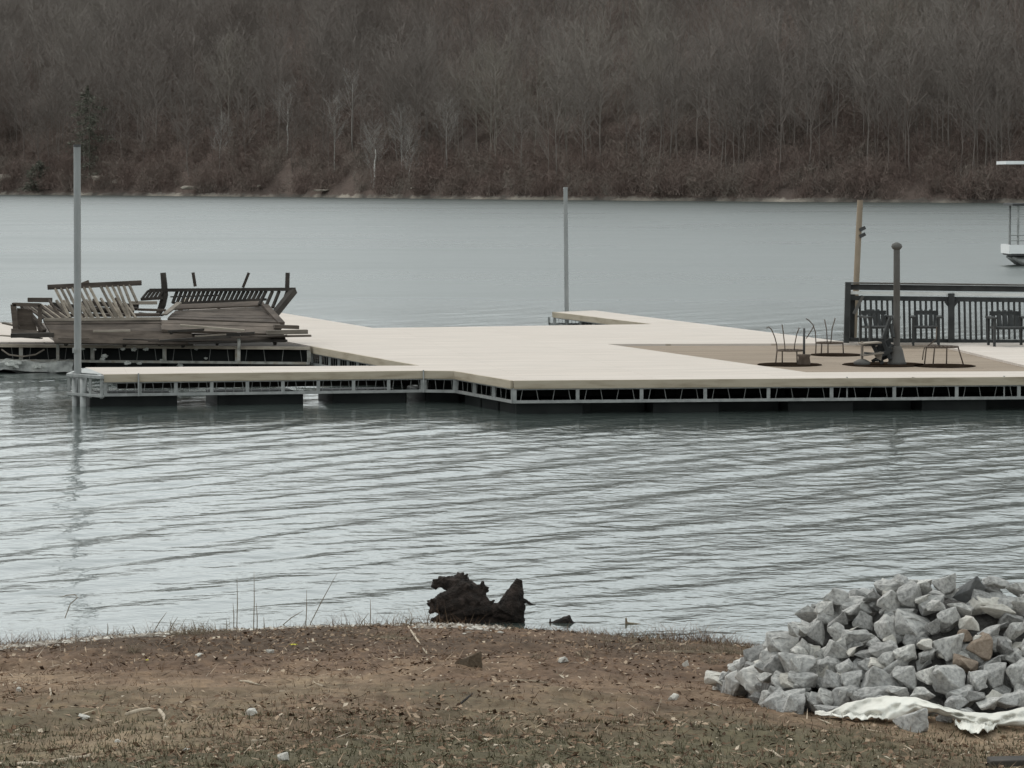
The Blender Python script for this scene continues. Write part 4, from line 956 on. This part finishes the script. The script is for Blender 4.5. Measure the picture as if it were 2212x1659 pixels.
# ------------------------------------------------------------------ driftwood
def blob(name, tubes, vox, disp, mat, label, cat, loc):
    mb = MB()
    for pts, rad in tubes: mb.tube(pts, rad, 10)
    o = mb.build(name, mat, None, loc=loc, smooth=True)
    rm = o.modifiers.new('remesh', 'REMESH'); rm.mode = 'VOXEL'; rm.voxel_size = vox; rm.use_smooth_shade = True
    for sz, st in disp:
        tx = bpy.data.textures.new('grain', 'CLOUDS'); tx.noise_scale = sz; tx.noise_depth = 3
        dp = o.modifiers.new('rough', 'DISPLACE'); dp.texture = tx; dp.strength = st; dp.mid_level = .5; dp.texture_coords = 'GLOBAL'
    return tag(o, label, cat)
DS = W(1030, 1346, 0).y
def q6(X, Y, dd=0): return WD(*r6(X, Y), DS+dd)
S6 = .28/F*DS
tubes = [
 ([q6(480, 520), q6(600, 480), q6(760, 440), q6(900, 440), q6(1020, 430), q6(1110, 390), q6(1150, 290), q6(1160, 200)], [.012, .035, .05, .04, .045, .05, .03, .006]),
 ([q6(960, 470), q6(1100, 470), q6(1170, 520)], [.03, .05, .03]), ([q6(1150, 195), q6(1142, 250), q6(1128, 305), q6(1100, 385), q6(1060, 455)], [.014, .034, .058, .08, .085]), ([q6(1180, 205), q6(1175, 300), q6(1175, 400), q6(1185, 540)], [.008, .018, .025, .02]), ([q6(560, 440), q6(640, 400), q6(740, 380)], [.04, .06, .05]),
 ([q6(1150, 380), q6(1210, 370), q6(1250, 395), q6(1292, 400)], [.02, .016, .009, .006]),
 ([q6(540, 215, .08), q6(620, 240, .08), q6(720, 250, .08), q6(800, 290, .08), q6(860, 340, .05)], [.035, .055, .065, .06, .05]),
 ([q6(700, 180, .08), q6(710, 260, .08)], [.012, .05]), ([q6(545, 185, .08), q6(560, 260, .08)], [.01, .04]), ([q6(860, 370, .04), q6(880, 290, .04), q6(880, 215, .04)], [.05, .025, .008]),
 ([q6(640, 200, .08), q6(650, 250, .08)], [.01, .04]), ([q6(760, 240, .05), q6(640, 330, .02), q6(560, 360), q6(520, 440)], [.05, .055, .045, .03]),
 ([q6(470, 375), q6(500, 420), q6(560, 400)], [.010, .025, .04]), ([q6(465, 465), q6(500, 430)], [.012, .03]), ([q6(620, 330, .05), q6(740, 340, .05), q6(850, 400, 0)], [.06, .07, .05]),
 ([q6(560, 460), q6(640, 500), q6(740, 500)], [.03, .03, .02]), ([q6(900, 330, .03), q6(915, 370, .02), q6(860, 410)], [.008, .025, .04])]
gs = random.Random(3)
for cx_, cy_, n_, rr_, dy in ((560, 250, 9, 60, .08), (700, 230, 10, 75, .08), (860, 290, 7, 50, .06), (540, 400, 12, 75, .02), (620, 470, 6, 60, 0), (880, 380, 6, 50, .03), (1175, 420, 6, 25, 0), (800, 500, 8, 160, 0)):
    for _ in range(n_):
        a_ = gs.uniform(0, 6.28) if cy_ > 300 else gs.uniform(3.0, 6.4); x_, y_ = cx_+math.cos(a_)*rr_*.6, cy_+math.sin(a_)*rr_*.5; k_ = gs.uniform(.9, 1.45)
        tubes.append(([q6(x_, y_, dy), q6(cx_+math.cos(a_)*rr_*k_, cy_+math.sin(a_)*rr_*k_*.85, dy+gs.uniform(-.05, .05))], [.028, .006]))
tubes += [([q6(500, 530, .03), q6(700, 520, .05), q6(900, 510, .05), q6(1190, 560, .03)], [.03, .045, .05, .03]), ([q6(1120, 470), q6(1175, 520), q6(1190, 575)], [.04, .035, .02])]
blob('driftwood_stump', tubes, .0065, [(.05, .016), (.018, .016)], M['bark_black'], 'black rotten stump with a curved horn standing in the shallows', 'driftwood', q6(850, 520))
tubes = [([q6(1330, 600), q6(1400, 565), q6(1470, 540), q6(1540, 520), q6(1560, 560), q6(1640, 580)], [.012, .024, .032, .042, .034, .02]), ([q6(1545, 515), q6(1555, 570)], [.018, .04]), ([q6(1490, 530), q6(1480, 570)], [.012, .025]), ([q6(1640, 565), q6(1630, 600)], [.01, .015])]
tubes += [([q6(1400+i_*28, 575), q6(1395+i_*28+gs.uniform(-12, 12), 575-gs.uniform(20, 75)*(1 if i_ < 6 else .5))], [.016, .004]) for i_ in range(9)]
tubes += [([q6(1320, 605), q6(1480, 600), q6(1640, 605)], [.01, .02, .01])]
blob('driftwood', tubes, .005, [(.03, .015)], M['bark_black'], 'small ragged black driftwood right of the stump at the waterline', 'driftwood', q6(1480, 600))
tubes = [([q6(1985, 610), q6(1990, 560), q6(1985, 500)], [.012, .012, .006]), ([q6(1988, 540), q6(2060, 545), q6(2150, 560), q6(2190, 580)], [.008, .006, .005, .004])]
blob('driftwood', tubes, .004, [(.02, .006)], M['straw'], 'thin grey forked twig standing in the shallows right of the driftwood', 'driftwood', q6(1990, 600))
# lump of soil/wood on the bank
x, y = r6(770, 800); Dg = groundD(x, y+20); p = WD(x, y, Dg+.03)-Vector((0, 0, .03)); o = rock(p, .15, .12, .13, 'rock_brown', 'brown clod on the bank straight below the stump', (0, 0, .1), None, 'clod')
o['category'] = 'clod'; o.data = o.data.copy(); o.data.materials[0] = mat_noise('dark_clod', (.06, .045, .03), (.13, .095, .065), 9, .95)

# ------------------------------------------------------------------ bank litter, grass, pebbles (uncountable)
def ground_pts(n, x0, x1, y0, y1, seed, shore=None):
    g = np.random.default_rng(seed); Y = g.uniform(y0, y1, n); X = g.uniform(x0, x1, n)*Y/17
    if shore is not None: Y = shoreY(X)-shore(g, n)
    return X, Y, ground_z(X, Y), g
def leaves(name, n, seed, size, mat, label, cat, tones, clump=None, xr=(-3.4, 3.4), yr=(12.5, 25), lift=.012, aspect=1.6, shore=None):
    X, Y, Zz, g = ground_pts(n, xr[0], xr[1], yr[0], yr[1], seed, shore)
    keep = Y < shoreY(X)+(-.1 if shore is None else .3)
    if clump: keep &= vnoise(X+50, Y*.6+50, clump, seed+1)+.7*g.normal(size=n)*.6 > -.1
    X, Y, Zz = X[keep], Y[keep], Zz[keep]; n = len(X)
    a = g.uniform(0, 6.283, n); L = size*g.uniform(.4, 1.3, n); Wd = L/aspect*g.uniform(.5, 1.1, n); tl = g.normal(size=(n, 2))*.35
    ux = np.cos(a); uy = np.sin(a); V = np.zeros((n, 4, 3)); up_ = lift*g.random(n)
    for k, (s0, s1) in enumerate(((-1, 0), (0, -1), (1, 0), (0, 1))):
        dx = s0*L*ux-s1*Wd*uy; dy = s0*L*uy+s1*Wd*ux
        V[:, k, 0] = X+dx; V[:, k, 1] = Y+dy; V[:, k, 2] = Zz+up_+tl[:, 0]*dx+tl[:, 1]*dy+np.abs(s1)*Wd*.3
    Fq = np.arange(n*4).reshape(-1, 4); o = mesh_np(name, V.reshape(-1, 3), Fq, mat, False)
    at = o.data.attributes.new('tone', 'FLOAT', 'FACE'); at.data.foreach_set('value', g.random(len(o.data.polygons)).astype(np.float32))
    return tag(o, label, cat, kind='stuff')
M['leaf'] = bark_mat('dead_leaves', [(0, (.055, .035, .024)), (.35, (.13, .082, .054)), (.75, (.24, .165, .112)), (.93, (.38, .29, .21)), (1, (.5, .43, .34))])
M['grass'] = bark_mat('short_grass', [(0, (.062, .060, .036)), (.5, (.105, .096, .06)), (1, (.18, .15, .10))])
M['pebble'] = bark_mat('pebbles', [(0, (.14, .11, .085)), (.5, (.33, .29, .25)), (1, (.6, .56, .5))])
leaves('leaf_litter', 26000, 5, .017, M['leaf'], 'dead brown leaves and chips littering the bank', 'leaves', None, clump=1.1)
leaves('straw_litter', 14000, 6, .05, M['leaf'], 'flattened dry grass stems scattered over the bank', 'straw', None, aspect=14, clump=1.6)
def blades(name, n, seed, hmin, hmax, mat, label, cat, fn, wd=.0022):
    g = np.random.default_rng(seed); Y = 12.5+12.5*g.random(n)**1.2; X = g.uniform(-3.4, 3.4, n)*Y/17; keep = fn(X, Y, g) & (Y < shoreY(X)-.05)
    X, Y = X[keep], Y[keep]; n = len(X); Zz = ground_z(X, Y); h_ = g.uniform(hmin, hmax, n); a = g.uniform(0, 6.28, n); le = g.normal(size=(n, 2))*.4
    V = np.zeros((n, 3, 3)); V[:, 0] = np.stack([X-np.cos(a)*wd, Y-np.sin(a)*wd, Zz], 1); V[:, 1] = np.stack([X+np.cos(a)*wd, Y+np.sin(a)*wd, Zz], 1)
    V[:, 2] = np.stack([X+le[:, 0]*h_, Y+le[:, 1]*h_, Zz+h_], 1)
    o = mesh_np(name, V.reshape(-1, 3), np.arange(n*3).reshape(-1, 3), mat, False)
    at = o.data.attributes.new('tone', 'FLOAT', 'FACE'); at.data.foreach_set('value', g.random(len(o.data.polygons)).astype(np.float32)); return tag(o, label, cat, kind='stuff')
blades('grass', 60000, 8, .008, .032, M['grass'], 'thin low green grass on the near part of the bank', 'grass', lambda X, Y, g: (16.3-Y+1.2*vnoise(X+40, Y+40, .9, 77)+.6*g.normal(size=len(X)) > 0), .003)
blades('dry_grass', 6000, 9, .01, .055, M['leaf'], 'sparse dry grass tips over the brown bank', 'grass', lambda X, Y, g: vnoise(X+40, Y+40, 1.3, 78) > -.2, .0022)
g = np.random.default_rng(61); n = 10000; X = g.uniform(-4.4, 3.2, n); dd = np.abs(g.normal(size=n))*.22+.0
k_ = vnoise(X+70, X*0+9, 1.3, 91)+.8*g.normal(size=n)*.4 > -.15; X, dd = X[k_], dd[k_]; n = len(X); Y = shoreY(X)-dd; Zz = ground_z(X, Y)
h_ = (.02+.10*g.random(n)**1.6)*(1+.8*vnoise(X+30, X*0, 1.6, 92)); a = g.uniform(0, 6.28, n); le = g.normal(size=(n, 2))*.85; V = np.zeros((n, 3, 3))
V[:, 0] = np.stack([X-np.cos(a)*.0022, Y-np.sin(a)*.0022, Zz], 1); V[:, 1] = np.stack([X+np.cos(a)*.0022, Y+np.sin(a)*.0022, Zz], 1); V[:, 2] = np.stack([X+le[:, 0]*h_, Y+le[:, 1]*h_, Zz+h_], 1)
o = mesh_np('shore_grass', V.reshape(-1, 3), np.arange(n*3).reshape(-1, 3), M['leaf'], False)
at = o.data.attributes.new('tone', 'FLOAT', 'FACE'); at.data.foreach_set('value', (g.random(len(o.data.polygons))*.7).astype(np.float32)); tag(o, 'ragged fringe of dead grass along the near waterline', 'grass', kind='stuff')
# pebbles and shells along the waterline
g = np.random.default_rng(15); n = 9000; X = g.uniform(-4.6, 2.6, n); px_ = CX+X*F/24.8; zone = np.where(px_ < 420, 1.5, np.where((px_ > 900) & (px_ < 1330), 1.6, .45)); dd = (np.abs(g.normal(size=n))*.26-.06)*zone; Y = shoreY(X)-dd
k_ = (vnoise(X+70, X*0+3, .8, 90) > -.5) & (g.random(n) < zone*.6); X, Y, dd = X[k_], Y[k_], dd[k_]; n = len(X); Zz = np.maximum(ground_z(X, Y), -.01)
octv = np.array([(1, 0, 0), (0, 1, 0), (-1, 0, 0), (0, -1, 0), (0, 0, 1), (0, 0, -1)], float); octf = np.array([(0, 1, 4), (1, 2, 4), (2, 3, 4), (3, 0, 4), (1, 0, 5), (2, 1, 5), (3, 2, 5), (0, 3, 5)])
S3 = g.uniform(.006, .024, n)[:, None]*np.stack([g.uniform(.8, 1.5, n), g.uniform(.8, 1.5, n), g.uniform(.4, .8, n)], 1)
V = (octv[None]*(1+.35*g.normal(size=(n, 6, 1))))*S3[:, None, :]; a = g.uniform(0, 6.28, n); ca, sa = np.cos(a)[:, None], np.sin(a)[:, None]
V = np.stack([V[:, :, 0]*ca-V[:, :, 1]*sa+X[:, None], V[:, :, 0]*sa+V[:, :, 1]*ca+Y[:, None], V[:, :, 2]+Zz[:, None]+.004], 2)
Fq = (octf[None]+(np.arange(n)*6)[:, None, None]).reshape(-1, 3); o = mesh_np('pebbles', V.reshape(-1, 3), Fq, M['pebble'], False)
at = o.data.attributes.new('tone', 'FLOAT', 'FACE'); at.data.foreach_set('value', np.repeat(g.random(n), 8).astype(np.float32)[:len(o.data.polygons)])
tag(o, 'pale pebbles and shell bits along the near waterline', 'pebbles', kind='stuff')

# single stones and sticks on the bank
def r7(X, Y): return X*.4, 1194.5+Y*.4
def bank_stone(x, y, wpx, hpx, label, mat='rock_pale'):
    Dg = groundD(x, y+hpx/2); s_ = Dg/F; p = WD(x, y, Dg); rock(p+Vector((0, wpx*s_*.3, 0)), wpx*s_, wpx*s_*.8, hpx*s_*1.4, mat, label, None, 'single stones on the bank', 'stone')
for a in [(*r7(1355, 862), 26, 13, 'brightest white stone on the left half of the bank'), (*r7(1530, 1110), 24, 17, 'white stone nearest the bottom edge'), (*r7(1075, 552), 18, 9, 'small pale stone under the dark brush'),
          (*r7(1455, 530), 17, 9, 'small pale stone below the white reeds'), (*r7(1005, 1070), 16, 9, 'small buff stone low on the left bank'), (*r7(100, 738), 12, 8, 'tiny pale stone at the left edge of the bank'),
          (*r5(110, 990), 24, 12, 'white stone left of the rock heap'), (*r5(180, 790), 16, 12, 'small white stone just below the waterline grass, left of the heap'), (*r6(1495, 830), 22, 10, 'pale stone on the bank below the small driftwood'),
          (*r7(635, 1018), 14, 7, 'small dull stone in the lower left grass'), (*r7(450, 890), 26, 9, 'flat buff stone on the lower left bank')]: bank_stone(*a)
def stick(pts, r_, label, fn=r7, mat='straw', cat='stick', grp='sticks lying on the bank'):
    P_ = []
    for X, Y in pts:
        x, y = fn(X, Y); D = groundD(x, y); P_.append(WD(x, y, D-.03))
    tag(MB().tube(P_, [r_]*(len(P_)-1)+[r_*.5], 7).build('stick', M[mat], None, loc=P_[0], smooth=True), label, cat, grp)
M['stick_pale'] = mat_noise('bleached_stick', (.28, .22, .16), (.45, .38, .29), 20, .9)
stick([(680, 875), (740, 855), (800, 845), (860, 848)], .011, 'pale curved stick lying on the left bank', mat='stick_pale')
stick([(860, 850), (885, 880), (893, 935)], .010, 'short pale stick meeting the curved one at its right end', mat='stick_pale')
stick([(285, 1132), (380, 1115), (460, 1108), (500, 1085)], .012, 'thicker pale stick near the bottom left corner', mat='stick_pale')
stick([(100, 1140), (170, 1138), (240, 1142)], .009, 'thin pale stick in the bottom left corner', mat='stick_pale')
stick([(60, 985), (140, 983), (210, 990)], .007, 'thin straight stick on the left edge of the bank', mat='stick_pale')
stick([(1290, 693), (1340, 696), (1400, 712)], .008, 'pale stick in the middle of the left bank', mat='stick_pale')
stick([(1360, 1018), (1440, 1010)], .009, 'short pale stick in the lower grass', mat='stick_pale')
stick([(265, 705), (275, 760), (250, 820)], .005, 'thin bent twig on the left bank', mat='stick_pale')
stick([(1650, 400), (1690, 470), (1740, 530), (1790, 440)], .010, 'forked pale root at the waterline under the reeds', mat='stick_pale')
stick([(300, 560), (380, 680), (450, 780)], .007, 'long pale stem slanting down the bank left of the stump', fn=r6, mat='stick_pale')
stick([(1100, 985), (1240, 990), (1380, 1003)], .008, 'long dark edged stick below the clod', fn=r6)
stick([(700, 1170), (760, 1120), (800, 1085)], .006, 'small dark twig by the bottom edge', fn=r6, mat='bark_black')
stick([(700, 1310), (735, 1340), (760, 1350)], .006, 'pale curled twig on the bank below the rock heap', fn=r5, mat='stick_pale')

# stalks and dry tufts at the water's edge
def stalk(x, yb, xt, yt, label, r_=.0035, kink=None):
    D = min(groundD(x, yb), float(shoreY((x-CX)/F*24.5))+.2); p = WD(x, yb, D); q = WD(xt, yt, D); pts = [p-Vector((0, 0, .03)), p.lerp(q, .5)+Vector((.004, 0, 0)), q]
    if kink: pts = [pts[0]]+[WD(a, b_, D) for a, b_ in kink]+[q]
    tag(MB().tube(pts, [r_]*(len(pts)-1)+[r_*.35], 6).build('reed', M['straw'], None, loc=p), label, 'reed', 'dry stalks at the near waterline')
for a in [(1368, 430, 1372, 100, 'tallest dry stalk at the near waterline'), (1278, 420, 1280, 130, 'second tallest stalk, just left of the tallest'), (1262, 400, 1258, 270, 'short stalk left of the two tall ones'), (1388, 425, 1384, 270, 'stalk hugging the tallest on its right'),
          (1424, 440, 1424, 345, 'short stalk right of the tallest pair'), (1222, 420, 1222, 360, 'lowest stalk left of the tall group'), (1650, 400, 1656, 200, 'dark upright stalk with a blunt tip'), (1997, 410, 2000, 250, 'lone upright stalk nearest the stump on the left'),
          (1655, 400, 1820, 110, 'long thin stalk leaning far right'), (1500, 390, 1640, 310, 'stalk leaning right over the pebbles'), (1920, 410, 1990, 325, 'curved stalk left of the lone upright one'), (820, 420, 900, 320, 'bent stalk rising from the dark brush'),
          (905, 420, 960, 345, 'arched stalk in the middle of the dark brush'), (580, 425, 580, 380, 'short dark stub at the waterline on the left'), (730, 430, 715, 390, 'tiny stub at the left of the dark brush'), (1965, 405, 1968, 355, 'short stalk between the curved and the lone stalk'), (2150, 420, 2212, 355, 'leaning stalk close to the left of the stump')]:
    x, yb = r7(a[0], a[1]); xt, yt = r7(a[2], a[3]); stalk(x, yb, xt, yt, a[4])
x, yb = r7(370, 300); stalk(x-8, yb+12, *r7(330, 240), 'crooked hooked reed rising from the water at the left', kink=[r7(380, 275), r7(420, 240), r7(405, 225), r7(360, 228)])
def tuft(x, y, n, hgt, spread, label, mat='straw', cat='dry tuft', name='dry_tuft', r_=.0022):
    D = groundD(x, y); p = WD(x, y, D); p.z = float(ground_z(p.x, p.y)); g = random.Random(int(x*3+y)); mb = MB()
    for i in range(n):
        b0 = p+Vector((g.gauss(0, spread), g.gauss(0, spread*.5), -.005)); h_ = hgt*g.uniform(.3, 1); t = Vector((g.gauss(0, .55), g.gauss(0, .4), 1)).normalized()
        q = b0+t*h_*.6; e = q+(t+Vector((g.gauss(0, .7), g.gauss(0, .5), g.gauss(-.2, .4)))).normalized()*h_*.6; mb.tube([b0, q, e], [r_, r_*.8, r_*.3], 3, cap=False); mb.tube([p-Vector((0, 0, .004)), b0], [r_, r_], 3, cap=False)
    tag(mb.build(name, M[mat], None, loc=p), label, cat, 'dry tufts along the bank')
for a in [(*r7(950, 430), 90, .13, .12, 'densest dark brush tuft left of the tall stalks'), (*r7(1060, 440), 110, .11, .12, 'dark brush tuft right against the densest one'), (*r7(830, 430), 45, .14, .08, 'loose brush tuft at the left of the dense ones'), (*r7(1470, 410), 50, .07, .09, 'low tuft among the pebbles right of the tall stalks'),
          (*r7(1600, 395), 60, .10, .1, 'tangled tuft at the foot of the leaning stalks'), (*r7(1730, 400), 50, .07, .08, 'small tuft just right of the forked root'), (*r7(1850, 420), 45, .05, .09, 'low dark tuft before the lone stalk'), (*r7(2050, 470), 40, .06, .1, 'low tuft left of the stump foot'),
          (*r7(725, 540), 30, .09, .02, 'short dark pointed tuft on the upper left bank'), (*r6(320, 560), 36, .12, .06, 'spiky tuft at the left foot of the stump'), (*r6(60, 650), 60, .06, .1, 'dark tuft on the bank left of the stump'),
          (*r6(1900, 690), 50, .09, .09, 'straggly tuft right of the forked twig'), (*r6(2180, 690), 40, .10, .07, 'tuft at the waterline further right of the forked twig'), (*r6(1640, 800), 20, .06, .04, 'small tuft on the bank under the driftwood'),
          (*r6(1300, 820), 24, .06, .03, 'small pale tuft below the stump on the bank'), (*r5(60, 710), 40, .08, .12, 'wispy tuft at the waterline well left of the heap'), (*r5(250, 715), 60, .09, .12, 'wispy tuft nearer the heap at the waterline'),
          (*r5(400, 720), 60, .09, .11, 'thick dark tuft next to the heap'), (*r5(490, 730), 60, .08, .07, 'dark tuft touching the first rocks of the heap'), (*r5(370, 790), 40, .07, .08, 'dark tuft a little below the waterline beside the heap')]: tuft(*a)
# two yellow blooms
M['yellow'] = mat_noise('yellow_petals', (.55, .5, .05), (.7, .62, .1), 20, .8)
for x, y, lb in ((*r7(1585, 505), 'larger yellow bloom on the upper bank'), (*r7(795, 590), 'tiny yellow bloom on the left bank')):
    D = groundD(x, y); p = WD(x, y, D-.01); mb = MB(); k_ = .03 if 'larger' in lb else .014
    for i in range(6):
        a = i*1.047; mb.add([p+Vector((0, 0, .01)), p+Vector((math.cos(a-.4)*k_*.6, math.sin(a-.4)*k_*.6, .016)), p+Vector((math.cos(a)*k_, math.sin(a)*k_, .012)), p+Vector((math.cos(a+.4)*k_*.6, math.sin(a+.4)*k_*.6, .016))], [[0, 1, 2, 3]])
    tag(mb.build('flower', M['yellow'], None, loc=p), lb, 'flower', 'yellow blooms on the bank')
